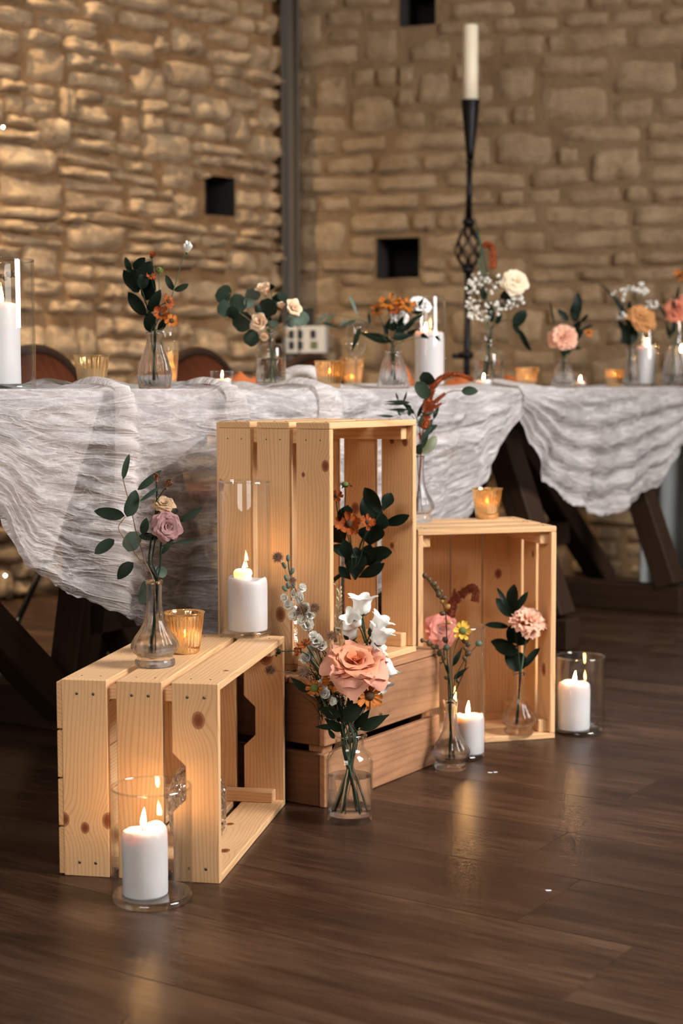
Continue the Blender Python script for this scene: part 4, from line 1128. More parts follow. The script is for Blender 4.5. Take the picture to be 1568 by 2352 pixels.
def start(v):
    """two points of a stem: foot inside the vase and in its neck"""
    a = _rv.uniform(0, 2 * PI); q = v.nr * _rv.uniform(.3, .8)
    a2 = a + PI + _rv.uniform(-.6, .6); q2 = getattr(v, 'fr', 0) * _rv.uniform(.45, 1) or q * 1.4
    return [v.c + V3(q2 * math.cos(a2), q2 * math.sin(a2), v.fz + .004), v.c + V3(q * math.cos(a), q * math.sin(a), v.h * .93)]
def sprig(key, name, label, cat='flower', group=None):
    v = VASES[key]; s = start(v)
    return thing(name, label, cat, s[0], group), v, s
def pxs(v, pts, dd=0): return [at(x, y, v.d + (q[0] if q else dd)) for x, y, *q in pts]

def petal(w, h, cup=.3, curl=.25, side=.35, ruf=.0, notch=0, n=(9, 7), seed=0, mat=None, base=.25, tip=.38, rf=4.2, rnd_=.14):
    vs = []; uv = []; nu, nv = n
    for j in range(nv + 1):
        t = j / nv
        wp = w / 2 * (base + (1 - base) * math.sin(PI / 2 * min(1, t * 1.35))) * (1 - tip * max(0, t - .72) ** 1.5 / .15)
        for i in range(nu + 1):
            s = -1 + 2 * i / nu
            x = s * wp
            z = h * t * (1 - rnd_ * s * s * t * t)
            if notch and t > .8: z -= notch * h * (t - .8) * 5 * (.5 + .5 * math.cos(s * PI * (nu // 2) + seed)) * .6
            y = -h * cup * math.sin(PI * .55 * t) * .6 + curl * h * max(0, t - .55) ** 2 * 3.0 - side * w * s * s * .5 * (1 - .35 * t) + ruf * math.sin(s * rf + seed * 2.1 + t) * t * t * h
            vs.append((x, y, z)); uv.append((.5 + s / 2, t))
    W_ = nu + 1
    fs = [(j * W_ + i, j * W_ + i + 1, (j + 1) * W_ + i + 1, (j + 1) * W_ + i) for j in range(nv) for i in range(nu)]
    return mesh('petal', vs, fs, mat, True, uv)
def put_petal(root, me, org, fr, phi, op, rad, lift=0, sc_=1.0, name='petal'):
    """phi round the axis, op opening from the axis; petals are built with +y outward"""
    m = fr.to_4x4() @ Matrix.Rotation(phi, 4, 'Z') @ Matrix.Translation((0, rad, lift)) @ Matrix.Rotation(-op, 4, 'X') @ Matrix.Scale(sc_, 4)
    mm = Matrix.Translation(Vector(org) - root.location) @ m
    return obj(name, me, root, mtx=mm)
def rose(root, c, axis, R, mat, seed=0, full=1.0, layers=None, droop=None, mat_in=None):
    rn = random.Random(seed); fr = frame(axis); R = R * .8
    L = layers or [(3, .02, -6, .50, .62), (4, .06, 4, .62, .60), (5, .10, 17, .78, .72), (6, .14, 33, .92, .88), (7, .18, 52, 1.02, 1.0), (7, .20, 74, 1.06, 1.06)]
    org = Vector(c) - Vector(axis).normalized() * R * .42
    for k, (n, rad, op, w, h) in enumerate(L):
        op *= full
        mts = mat_in[0] if (mat_in and k < 3) else mat_in[1] if (mat_in and k >= len(L) - 2) else mat
        ms = [petal(R * w * 1.5, R * h, .35, .08 + .13 * k, .36, .012 + .014 * k, seed=seed + k * 3 + q, mat=mts, tip=.42, rnd_=.26) for q in range(3)]
        ph = rn.uniform(0, 6)
        for i in range(n):
            put_petal(root, ms[i % 3], org, fr, ph + 2 * PI * i / n + rn.uniform(-.15, .15), math.radians(op + rn.uniform(-6, 6)), R * rad, 0, rn.uniform(.92, 1.06))
    return org
def calyx(root, org, axis, R, mat=None):
    fr = frame(axis)
    vs, fs = lathe([(0, -R * .32), (R * .1, -R * .28), (R * .17, -R * .12), (R * .16, 0), (0, .02 * R)], 10)
    part('calyx', [Vector(org) + fr @ v for v in vs], fs, mat or M_STEM, root)
def helenium(root, c, axis, R, mat, seed=0, n=11, droop=95, disc=None, dr=.36):
    rn = random.Random(seed); fr = frame(axis); c = Vector(c)
    me_ = [petal(R * 4.7 / n * rn.uniform(.85, 1.12), R * .88, .12, -.25, .16, .06, notch=.24, n=(6, 5), mat=mat, base=.28, seed=q * 2, tip=-.12, rf=3) for q in range(3)]
    for i in range(n):
        put_petal(root, me_[i % 3], c, fr, 2 * PI * i / n + rn.uniform(-.16, .16), math.radians(droop + rn.uniform(-26, 28)), R * dr * .6, 0, rn.uniform(.72, 1.12))
    r_ = R * dr
    vs, fs = lathe([(r_ * math.sin(a), r_ * .85 * math.cos(a)) for a in [PI * k / 8 for k in range(9)]], 16, lambda a, r, z: r * (1 + .05 * math.cos(a * 8 + z * 900)))
    part('disc', [c + fr @ v for v in vs], fs, disc or M_CENTER, root)
def carnation(root, c, axis, R, mat, seed=0, n=34):
    rn = random.Random(seed); fr = frame(axis); org = Vector(c) - Vector(axis).normalized() * R * .55
    ms = [petal(R * 1.15, R * 1.0, .18, .3, .15, .10, notch=.13, n=(14, 6), mat=mat, base=.2, seed=seed + q, tip=0, rf=9) for q in range(4)]
    for i in range(n):
        f = (i + .5) / n; op = 6 + 84 * f ** .75
        put_petal(root, ms[i % 4], org, fr, i * 2.4 + rn.uniform(-.3, .3), math.radians(op + rn.uniform(-8, 8)), R * .06, 0, rn.uniform(.82, 1.05) * (.8 + .25 * f))
    vs, fs = lathe([(0, -R * .75), (R * .14, -R * .7), (R * .2, -R * .35), (R * .24, R * .1), (R * .2, R * .12), (0, 0)], 10)
    part('calyx', [org + fr @ v for v in vs], fs, M_STEM, root)
    return org
def bell(root, c, axis, R, h, seed=0):
    """campanula bell, base at c, mouth along axis"""
    fr = frame(axis, (math.cos(seed), math.sin(seed), .2)); c = Vector(c)
    pr = [(0, 0), (R * .45, h * .03), (R * .72, h * .16), (R * .80, h * .35), (R * .78, h * .55), (R * .84, h * .72), (R * .93, h * .85), (R * 1.06, h * .95), (R * 1.2, h)]
    vs, fs = lathe(pr, 40)
    o = []
    for v in vs:
        a = math.atan2(v.y, v.x); f = sstep(h * .6, h, v.z); lob = math.cos(a * 5)
        rr = 1 + f * .20 * lob + .025 * math.cos(a * 5) ; z = v.z - f * h * .17 * (1 - lob) * .5 - f * h * .05 * max(0, lob) * (v.z > h * .97)
        o.append(c + fr @ Vector((v.x * rr, v.y * rr, z)))
    ob = part('bell_flower', o, fs, P_BELL, root)
    sv, sf = lathe([(0, -h * .1), (R * .3, -h * .07), (R * .5, h * .04), (R * .55, h * .14), (R * .45, h * .06), (0, h * .0)], 10, lambda a, r, z: r * (1 + .25 * math.cos(a * 5)))
    part('calyx', [c + fr @ v for v in sv], sf, M_STEM, root)
def ball(c, r, seg=10, sy=1.0, ax=None):
    vs, fs = lathe([(r * math.sin(PI * k / 6), -r * sy * math.cos(PI * k / 6)) for k in range(7)], seg)
    fr = frame(ax) if ax is not None else None
    return [Vector(c) + (fr @ v if fr else v) for v in vs], fs
def fuzz(root, c, r, seed=0, n=70, mat=None, name='seed_head'):
    rn = random.Random(seed); P = [ball(c, r * .45, 8)]
    for i in range(n):
        z = 1 - 2 * (i + .5) / n; a = i * 2.39996; q = math.sqrt(1 - z * z)
        d = Vector((q * math.cos(a), q * math.sin(a), z + .25)).normalized(); l = r * rn.uniform(.75, 1.15); s = d.orthogonal().normalized() * r * .07; s2 = d.cross(s)
        b = Vector(c) + d * r * .3
        P.append(([b + s, b - s * .5 + s2 * .87, b - s * .5 - s2 * .87, Vector(c) + d * l], [(0, 1, 3), (1, 2, 3), (2, 0, 3)]))
    part(name, *merge(P), mat or M_FUZZ, root, False)
def floret(root, c, axis, R, mat, seed=0, n=5, name='floret'):
    """small five petalled flower as one piece"""
    fr = frame(axis); rn = random.Random(seed); P = []
    for l in range(2):
        for i in range(n):
            a = 2 * PI * (i + .5 * l) / n + rn.uniform(-.2, .2); op = .9 - .45 * l + rn.uniform(-.2, .2); vs = []
            for j in range(4):
                t = j / 3
                for k in (-1, 0, 1):
                    w = R * .55 * math.sin(PI * (.18 + .62 * t)) * k
                    y = R * t * math.sin(op) ; z = R * t * math.cos(op) * .9 + (R * .12 if k else 0) * t + R * .1 * math.sin(seed + i * 3 + k * 2) * t
                    vs.append(Vector(c) + fr @ (Matrix.Rotation(a, 3, 'Z') @ Vector((w, y, z))))
            P.append((vs, [(j * 3 + k, j * 3 + k + 1, j * 3 + k + 4, j * 3 + k + 3) for j in range(3) for k in range(2)]))
    part(name, *merge(P), mat, root)
def rope(root, pts, r0, r1, mat, seed=0, name='flower_rope'):
    """bumpy amaranth tassel: a core thick with tiny flower knobs"""
    pts = smooth_path(pts, 14); n = len(pts); rn = random.Random(seed)
    rad = [(r0 + (r1 - r0) * (i / n) ** .8) * (.75 + .4 * abs(noise.noise(Vector((i * .55, seed, 0))))) for i in range(n)]
    rad[0] *= .5; rad[-1] *= .5
    P = [tube(pts, r0, seg=8, rad=[q * .8 for q in rad])]
    L = sum((pts[i + 1] - pts[i]).length for i in range(n - 1)); m = int(L * 5200)
    for k in range(m):
        i = min(n - 2, int(rn.random() * (n - 1))); f = rn.random(); p = pts[i].lerp(pts[i + 1], f); t = (pts[i + 1] - pts[i]).normalized()
        o_ = t.orthogonal().normalized(); o_ = Matrix.Rotation(rn.uniform(0, 2 * PI), 3, t) @ o_
        c = p + o_ * rad[i] * rn.uniform(.75, 1.15); q = rad[i] * rn.uniform(.14, .26) + .0005
        e = (o_ + t * .5).normalized(); s1 = e.orthogonal().normalized() * q; s2 = e.cross(s1)
        P.append(([c + s1, c - s1 * .5 + s2 * .87, c - s1 * .5 - s2 * .87, c + e * q * 1.6, c - e * q * .6], [(0, 1, 3), (1, 2, 3), (2, 0, 3), (1, 0, 4), (2, 1, 4), (0, 2, 4)]))
    part(name, *merge(P), mat, root, False)
def bud(root, c, r, axis=(0, 0, 1), mat=None, sy=1.35, name='bud'):
    part(name, *ball(c, r, 9, sy, axis), mat or M_BUD, root)
AX = lambda x, y, z: Vector((x, y, z)).normalized()
TOCAM = AX(0, -1, .15)

# ---------------- bud vase on the nearest crate
r, v, s = sprig('VA', 'eucalyptus_sprig', 'eucalyptus sprig with oval leaves in the vase on the nearest crate', 'foliage')
stem(r, s + pxs(v, [(333, 1290), (325, 1262), (313, 1225), (302, 1173), (290, 1130), (282, 1098)]), .0011, M_TWIG)
stem(r, pxs(v, [(340, 1328), (327, 1295), (303, 1262), (281, 1231), (272, 1210), (288, 1187)]), .0009, M_TWIG)
leaves(r, v.d, [(282, 1100, 296, 1042, 15), (316, 1126, 371, 1080, 18), (366, 1119, 322, 1151, 11), (292, 1187, 312, 1126, 34), (286, 1185, 216, 1174, 30), (262, 1239, 217, 1272, 28),
    (293, 1266, 316, 1221, 40, M_EUC, 'round'), (305, 1291, 268, 1330, 29), (336, 1331, 326, 1390, 25, M_EUC, 'round'), (357, 1304, 382, 1322, 25, M_EUC, 'round'), (399, 1180, 404, 1168, 14, M_EUC, 'round')], M_EUCD)
r, v, s = sprig('VA', 'dusty_pink_rose', 'drooping dusty pink rose in the vase on the nearest crate')
stem(r, s + pxs(v, [(368, 1300), (369, 1255), (372, 1235)]), .0019, M_STEMD)
c = at(384, 1210, v.d - .01); ax = AX(.35, -.85, .1)
o_ = rose(r, c, ax, .0275, P_DUSTY, 4, .85); calyx(r, o_, ax, .024, M_STEMD)
leaves(r, v.d, [(328, 1228, 336, 1190, 21), (319, 1231, 365, 1235, 19), (412, 1198, 466, 1166, 18), (400, 1248, 453, 1240, 9), (370, 1273, 399, 1235, 13)], M_EUCD, spread=.012)
stem(r, pxs(v, [(369, 1255), (392, 1250), (404, 1246)]), .0009, M_STEMD, 'twig'); stem(r, pxs(v, [(372, 1235), (400, 1206), (413, 1197)]), .0009, M_STEMD, 'twig')
stem(r, pxs(v, [(364, 1234), (350, 1232), (332, 1228), (328, 1226)]), .0009, M_STEMD, 'twig')
r, v, s = sprig('VA', 'faded_cream_rose', 'faded cream and brown rose above the dusty pink one')
stem(r, s + pxs(v, [(343, 1300), (346, 1245), (357, 1180), (361, 1120)]), .0018, M_STEMD)
c = at(376, 1158, v.d + .005); ax = AX(.15, -.55, .8)
o_ = rose(r, c, ax, .021, P_CREAMDRY, 9, .75); calyx(r, o_, ax, .02, M_STEMD)
stem(r, pxs(v, [(357, 1182), (366, 1172), (374, 1164)]), .0013, M_STEMD)
r, v, s = sprig('VA', 'dried_rose_buds', 'pair of dried brown rose buds at the top of the nearest vase')
stem(r, s + pxs(v, [(350, 1290), (358, 1225), (360, 1160), (359, 1108)]), .0014, M_STEMD)
stem(r, pxs(v, [(360, 1150), (374, 1128), (382, 1121)]), .001, M_STEMD)
for px, py, rr, ax in ((359, 1098, .0105, AX(-.1, -.2, 1)), (385, 1113, .0125, AX(.4, -.3, .8))):
    c = at(px, py, v.d); rose(r, c, ax, rr, M_DRIED, int(px), .45, [(3, .1, 0, .9, 1.3), (5, .2, 12, .9, 1.5), (4, .25, 45, .45, 1.2)]); calyx(r, c - ax * rr * .4, ax, rr * 1.3, M_DRIED)

# ---------------- bottle on the floor: the big bouquet
def BTs(name, label, cat='flower', grp=None): return sprig('BT', name, label, cat, grp)
r, v, s = BTs('peach_garden_rose', 'large open peach rose in the floor bottle')
c = at(815, 1519, v.d - .03); ax = AX(.08, -.50, .86)
o_ = rose(r, c, ax, .0600, P_PEACH, 3, 1.0, [(3, .02, -4, .48, .55), (4, .05, 6, .58, .60), (4, .09, 18, .76, .72), (5, .13, 34, .90, .84), (5, .17, 52, 1.0, .95), (5, .19, 70, 1.1, 1.04), (5, .2, 88, 1.1, 1.06)], mat_in=(P_PEACHIN, P_PEACHOUT)); calyx(r, o_, ax, .045)
stem(r, s + [at(806, 1640, v.d), at(808, 1590, v.d - .01), o_], .0030, M_STEMD)
r, v, s = BTs('white_campanula', 'white bellflower stem rising behind the peach rose')
stem(r, s + pxs(v, [(822, 1620), (838, 1540), (842, 1480), (833, 1440), (829, 1412)], .02), .0024, M_STEM)
for i, (px, py, qx, qy, R_, h_, dz) in enumerate([(830, 1411, 831, 1368, .0175, .032, .0), (818, 1436, 806, 1411, .014, .027, .02), (806, 1468, 802, 1444, .015, .026, -.03), (858, 1450, 880, 1417, .0155, .030, -.03), (862, 1478, 880, 1444, .0165, .031, .02), (848, 1500, 868, 1484, .014, .024, .02), (876, 1512, 893, 1556, .016, .034, .0), (868, 1560, 884, 1580, .013, .022, -.01)]):
    c = at(px, py, v.d + .02 - dz * .5); e = at(qx, qy, v.d + .02 - dz * .5 - (.02 if i in (1,) else .006))
    bell(r, c, e - c, R_ * 1.15, h_ * 1.12, i * 1.7)
    stem(r, [at(838, min(1560, py + 40), v.d + .02), (at(838, py + 22, v.d + .02) + c) / 2, c], .0014, M_STEM, 'stalk')
leaves(r, v.d, [(800, 1470, 788, 1458, 10), (850, 1462, 846, 1440, 9), (846, 1474, 862, 1488, 9)], M_GREEN, 'lance', .02)
r, v, s = BTs('wheat_ear', 'dry wheat ear standing left of the white bellflowers')
stem(r, s + pxs(v, [(788, 1600), (782, 1500), (778, 1448), (778, 1352)], .03), .0012, M_WHEAT)
for i in range(22):
    f = i / 21; py = 1452 - 100 * f; sd = (i % 2) * 2 - 1
    c = at(778 + sd * 4.5 * (1 - .35 * f), py, v.d + .03 + .003 * ((i // 2) % 2))
    part('spikelet', *ball(c, .0032 * (1 - .25 * f), 7, 2.1, AX(sd * .45, -.2, 1)), M_WHEAT, r)
def stalk_flower(name, label, path, dd, **k):
    r, v, s = BTs(name, label); stem(r, s + pxs(v, path, dd), k.get('r', .0016), k.get('m', M_STEM)); return r, v
r, v = stalk_flower('white_larkspur', 'white larkspur spike leaning left out of the floor bottle', [(757, 1600), (738, 1530), (712, 1460), (688, 1380), (666, 1320), (661, 1284)], .01)
for i, (px, py, R_) in enumerate([(662, 1390, 11), (672, 1366, 10), (692, 1372, 13), (700, 1392, 13), (684, 1404, 14), (698, 1420, 14), (706, 1436, 13), (690, 1350, 10), (676, 1412, 11), (712, 1412, 11), (668, 1402, 9), (656, 1372, 9)]):
    floret(r, at(px, py, v.d + .01 + .012 * math.sin(i * 2.2)), AX(math.sin(i * 2.1) * .6, -.8, .25 * math.cos(i)), R_ / FPX * v.d * 1.35, P_WHITE, i)
for px, py, ax in ((661, 1282, (0, 0, 1)), (652, 1299, (-.5, 0, 1)), (671, 1312, (.5, 0, 1)), (657, 1328, (-.4, 0, 1)), (673, 1345, (.5, 0, 1)), (661, 1345, (-.2, -.3, 1)), (653, 1352, (-.6, 0, .8))):
    bud(r, at(px, py, v.d + .01), .0038, AX(*ax), M_EUC, 1.7)
r, v = stalk_flower('white_stock', 'white ruffled stock flowers left of the peach rose', [(770, 1610), (752, 1560), (735, 1510), (728, 1480)], -.005)
for i, (px, py, R_) in enumerate([(727, 1474, 15), (715, 1486, 11), (738, 1484, 12), (722, 1462, 11), (704, 1514, 14), (712, 1508, 11), (735, 1582, 14), (744, 1594, 13), (726, 1592, 11), (741, 1574, 12), (764, 1612, 9), (758, 1605, 7)]):
    c = at(px, py, v.d - .01 + .01 * math.sin(i * 1.7)); floret(r, c, AX(math.sin(i * 1.3) * .5, -.85, .35), R_ / FPX * v.d * 1.3, P_WHITE, 40 + i)
    stem(r, [at(752, py + 44 if py < 1560 else 1640, v.d), c], .0009, M_STEM, 'stalk')
for i, (lab, px, py, R_, ax, m_, path, drp) in enumerate([
        ('orange helenium half hidden under the peach rose', 764, 1568, 22, (-.3, -.6, -.35), P_HELY, [(785, 1640), (772, 1600)], 80),
        ('golden orange helenium below the right of the peach rose', 848, 1598, 31, (.25, -.62, .18), P_HELY, [(815, 1670), (836, 1630)], 100),
        ('small rust helenium at the far left of the bouquet', 688, 1493, 14, (-.8, -.5, .1), P_HEL, [(770, 1620), (735, 1545), (706, 1504)], 60),
        ('dark rust helenium beside the white stock', 702, 1479, 13, (-.3, -.6, .6), P_HEL, [(772, 1615), (738, 1540), (712, 1496)], 70)]):
    r, v = stalk_flower('orange_helenium', lab, path, -.012, m=M_STEM)
    c = at(px, py, v.d - .04); helenium(r, c, AX(*ax), R_ * 1.15 / FPX * v.d, m_, i, 12, drp, dr=.34); stem(r, [at(path[-1][0], path[-1][1], v.d - .012), c], .0013, M_STEM, 'stalk')
r, v = stalk_flower('green_button_flower', 'round green button flower under the white stock', [(775, 1660), (752, 1625), (735, 1600)], -.03)
c = at(722, 1580, v.d - .035); stem(r, [at(735, 1600, v.d - .03), c], .0013); helenium(r, c, AX(-.2, -.9, .35), 17 / FPX * v.d, P_HELY, 3, 14, 90, M_GCENTER, .6)
r, v = stalk_flower('green_bud_stem', 'single green bud poking out left toward the near crate', [(765, 1620), (735, 1550), (705, 1508), (680, 1496), (646, 1496)], .0)
c = at(640, 1497, v.d); helenium(r, c, AX(-1, -.1, .15), .0085, M_GREEN, 5, 8, 60, M_GREEN, .55)
for i, (lab, px, py, rr, path) in enumerate([
        ('brown seed head highest at the left of the bouquet', 637, 1281, 12, [(770, 1610), (735, 1520), (690, 1400), (655, 1310)]),
        ('brown seed head on a long stalk right of the larkspur', 722, 1397, 12, [(780, 1600), (765, 1500), (745, 1430)]),
        ('brown seed head resting among the larkspur flowers', 693, 1402, 14, [(770, 1610), (740, 1530), (712, 1450)]),
        ('brown seed head between white stock and wheat ear', 761, 1461, 12, [(782, 1610), (768, 1540)]),
        ('brown seed head just left of the peach rose', 735, 1486, 13, [(775, 1615), (752, 1545)]),
        ('brown seed head before the near crate inner board', 620, 1540, 12, [(765, 1630), (720, 1565), (668, 1543)]),
        ('brown seed head over the dark old crate top edge', 698, 1546, 15, [(768, 1630), (738, 1585)]),
        ('brown seed head on the upper larkspur stalk', 671, 1334, 9, [(772, 1610), (735, 1500), (692, 1390)]),
        ('brown seed head low in the floor bottle neck', 810, 1658, 12, [(806, 1690)])]):
    r, v = stalk_flower('dried_scabious', lab, path, -.02 + .006 * (i % 3), r=.0007, m=M_TWIG)
    dd = -.02 + .006 * (i % 3); c = at(px, py, v.d + dd); stem(r, [at(*path[-1], v.d + dd), c], .0006, M_TWIG, 'stalk'); fuzz(r, c, rr * 1.35 / FPX * v.d, i, 110)
r, v, s = BTs('garden_foliage', 'dark pointed green leaves spilling over the bottle rim', 'foliage')
stem(r, s + pxs(v, [(790, 1650), (786, 1600)], -.02), .0018, M_STEMD)
leaves(r, v.d - .02, [(782, 1644, 727, 1626, 30), (710, 1590, 666, 1556, 22), (826, 1676, 894, 1641, 32), (784, 1655, 842, 1612, 42), (770, 1670, 722, 1669, 16), (768, 1697, 752, 1672, 13), (790, 1660, 770, 1610, 34), (805, 1670, 800, 1600, 30), (815, 1672, 850, 1628, 26), (785, 1680, 745, 1650, 24), (760, 1600, 742, 1560, 14), (800, 1680, 830, 1660, 26)], M_GREEN, 'lance', .02)
stem(r, pxs(v, [(785, 1660), (740, 1610), (708, 1589)], -.02), .001, M_STEMD, 'twig'); stem(r, pxs(v, [(805, 1690), (815, 1680), (828, 1675)], -.02), .001, M_STEMD, 'twig')
# feathery greens
fe = []
rn = random.Random(5)
for i in range(60):
    a = at(rn.uniform(770, 800), rn.uniform(1600, 1680), v.d + rn.uniform(-.02, .02)); b = at(rn.uniform(715, 800), rn.uniform(1555, 1650), v.d + rn.uniform(-.03, .03))
    fe.append(tube([a, (a + b) / 2 + V3(rn.uniform(-.008, .008), 0, .006), b], .0006, .0003, 4))
for i in range(90):
    a = at(rn.uniform(735, 790), rn.uniform(1570, 1670), v.d + rn.uniform(-.01, .02)); b = at(rn.uniform(690, 770), rn.uniform(1490, 1600), v.d + rn.uniform(-.02, .03))
    fe.append(tube([a, (a + b) / 2 + V3(rn.uniform(-.008, .008), 0, .006), b], .0008, .0004, 4))
fo = part('feathery_fronds', *merge(fe), M_GREEN, r); fo['kind'] = 'stuff'

# ---------------- ruscus and heleniums inside the tall crate
r, v, s = sprig('VB', 'ruscus_branch', 'dark broad-leaved branch in the tall crate', 'foliage')
stem(r, s + pxs(v, [(815, 1300), (828, 1250), (848, 1215), (874, 1175), (882, 1150)]), .0022, M_STEMD)
stem(r, pxs(v, [(812, 1320), (800, 1270), (785, 1235), (775, 1200)]), .0014, M_STEMD, 'twig')
leaves(r, v.d, [(878, 1184, 836, 1120, 36), (874, 1216, 832, 1143, 47), (880, 1172, 898, 1131, 29), (878, 1206, 940, 1185, 26), (838, 1266, 900, 1270, 33, M_RUSCUS, 'obov'), (826, 1280, 759, 1254, 28), (832, 1296, 881, 1277, 30), (815, 1332, 818, 1256, 52), (822, 1328, 883, 1294, 28), (806, 1332, 778, 1301, 22), (788, 1252, 762, 1206, 44), (848, 1252, 860, 1204, 62), (790, 1190, 798, 1160, 27), (776, 1202, 786, 1166, 14), (862, 1222, 880, 1180, 40), (800, 1290, 790, 1240, 30), (840, 1300, 850, 1250, 36)], M_RUSCUS, 'obov', .03)
for i, (lab, px, py, R_, ax, path, drp) in enumerate([
        ('orange helenium at the middle of the tall crate leaves', 801, 1204, 31, (-.05, -.95, .3), [(815, 1300), (806, 1250)], 88),
        ('dark orange helenium right of the middle one in the tall crate', 843, 1199, 19, (.3, -.8, .4), [(818, 1300), (836, 1240)], 95),
        ('orange helenium at the tall crate slat edge', 772, 1139, 17, (-.3, -.8, .4), [(808, 1300), (785, 1220), (774, 1170)], 80)]):
    r, v, s = sprig('VB', 'orange_helenium', lab); c = at(px, py, v.d - .03)
    stem(r, s + pxs(v, path, -.02) + [c], .0014, M_STEMD); helenium(r, c, AX(*ax), R_ / FPX * v.d, P_HEL, i + 20, 10, drp, dr=.3)
r, v, s = sprig('VB', 'spent_helenium', 'spent green flower head highest in the tall crate'); c = at(792, 1113, v.d)
stem(r, s + pxs(v, [(810, 1300), (792, 1200), (793, 1140)]) + [c], .0012, M_STEMD); helenium(r, c, AX(0, -.2, 1), .0115, M_GREEN, 8, 12, 115, M_GCENTER, .6)

# ---------------- bud vase with the yellow flower
def buds_stem(label, path, bl, dd, seed):
    r, v, s = sprig('VY', 'budding_stem', label); stem(r, s + pxs(v, path, dd), .0013, M_STEMD)
    for i, (px, py) in enumerate(bl):
        # tie each bud to the stalk with a short pedicel
        c = at(px, py, v.d + dd); q = min((at(x, y, v.d + dd) for x, y in [(path[k][0] + (path[k + 1][0] - path[k][0]) * f / 8, path[k][1] + (path[k + 1][1] - path[k][1]) * f / 8) for k in range(len(path) - 1) for f in range(9)]), key=lambda p: (p - c).length)
        ax = (c - q) if (c - q).length > .002 else V3(0, 0, 1)
        if (c - q).length > .003: stem(r, [q, c], .0007, M_STEMD, 'pedicel')
        bud(r, c, .0058 - .0009 * ((i * 7 + seed) % 3), AX(ax.x, ax.y, ax.z + .004), M_YBUD if (seed == 1 and i in (7, 8, 10)) else M_BUD, 1.25)
buds_stem('tallest budding stem in the vase with the yellow flower', [(1030, 1600), (1026, 1481), (1023, 1410), (1010, 1374), (976, 1323)], [(975, 1322), (986, 1331), (996, 1341), (1003, 1351), (1013, 1359), (1007, 1365), (1019, 1373), (1015, 1381), (1027, 1394), (1016, 1409), (1030, 1430), (1022, 1470)], .005, 1)
buds_stem('left bent budding stem in the vase with the yellow flower', [(1034, 1600), (1029, 1552), (1016, 1512), (1002, 1485), (969, 1471)], [(969, 1471), (985, 1477), (995, 1486), (1003, 1486), (1009, 1500), (1018, 1512), (1024, 1557)], .012, 2)
buds_stem('right short budding stem below the yellow flower', [(1040, 1600), (1067, 1537), (1070, 1500), (1071, 1475)], [(1066, 1471), (1075, 1480), (1068, 1489), (1075, 1501), (1067, 1512), (1051, 1564)], -.006, 3)
r, v, s = sprig('VY', 'yellow_daisy', 'bright yellow daisy in the floor bud vase'); c = at(1062, 1449, v.d - .012)
stem(r, s + pxs(v, [(1039, 1600), (1038, 1530), (1047, 1480)], -.005) + [c], .0012); helenium(r, c, AX(.12, -.95, .3), 22 / FPX * v.d, P_YEL, 2, 12, 86, M_GCENTER, .42)
leaves(r, v.d, [(1039, 1530, 1062, 1486, 14), (1041, 1560, 1075, 1532, 13), (1032, 1548, 1019, 1522, 10)], M_GREEN, 'lance', .01)
r, v, s = sprig('VY', 'green_ball_bud', 'round green bud on a thin stalk right of the yellow daisy'); c = at(1099, 1478, v.d)
stem(r, s + pxs(v, [(1040, 1590), (1047, 1552), (1074, 1506)]) + [c], .001); part('button', *ball(c, .0068, 14, .9), M_EUC, r); fuzz(r, c + V3(0, 0, -.001), .0075, 3, 30, M_GREEN, 'bract')
r, v, s = sprig('VY', 'green_ball_bud', 'round green bud before the pink rose in the right crate'); c = at(1025, 1487, v.d - .006)
stem(r, s + pxs(v, [(1036, 1600), (1031, 1540), (1026, 1505)], -.006) + [c], .0013); part('button', *ball(c, .0062, 14, 1.1), M_EUC, r); fuzz(r, c + V3(0, 0, -.002), .0068, 4, 30, M_GREEN, 'bract')

# ---------------- carnation inside the right crate
r, v, s = sprig('VI', 'ruscus_branch', 'dark leafy branch behind the carnation in the right crate', 'foliage')
stem(r, s + pxs(v, [(1190, 1500), (1184, 1460), (1176, 1420), (1177, 1400)]), .0018, M_STEMD)
leaves(r, v.d, [(1176, 1412, 1178, 1342, 28, M_RUSCUS, 'obov'), (1174, 1416, 1139, 1374, 26), (1166, 1394, 1141, 1349, 12), (1182, 1404, 1212, 1359, 17), (1168, 1439, 1113, 1434, 16), (1186, 1486, 1126, 1474, 27, M_RUSCUS, 'obov'), (1190, 1500, 1134, 1482, 30), (1198, 1540, 1160, 1504, 34), (1202, 1532, 1239, 1486, 18), (1190, 1484, 1204, 1440, 40), (1180, 1478, 1172, 1436, 34), (1190, 1540, 1196, 1498, 36)], M_RUSCUS, 'ovate', .02)
r, v, s = sprig('VI', 'peach_carnation', 'peach carnation inside the right crate'); c = at(1213, 1416, v.d - .012); ax = AX(.12, -.55, .85)
o_ = carnation(r, c, ax, .041, P_CARN, 6, 26); stem(r, s + pxs(v, [(1203, 1500), (1209, 1465), (1210, 1450)]) + [o_ - ax * .02], .0019, M_STEM)

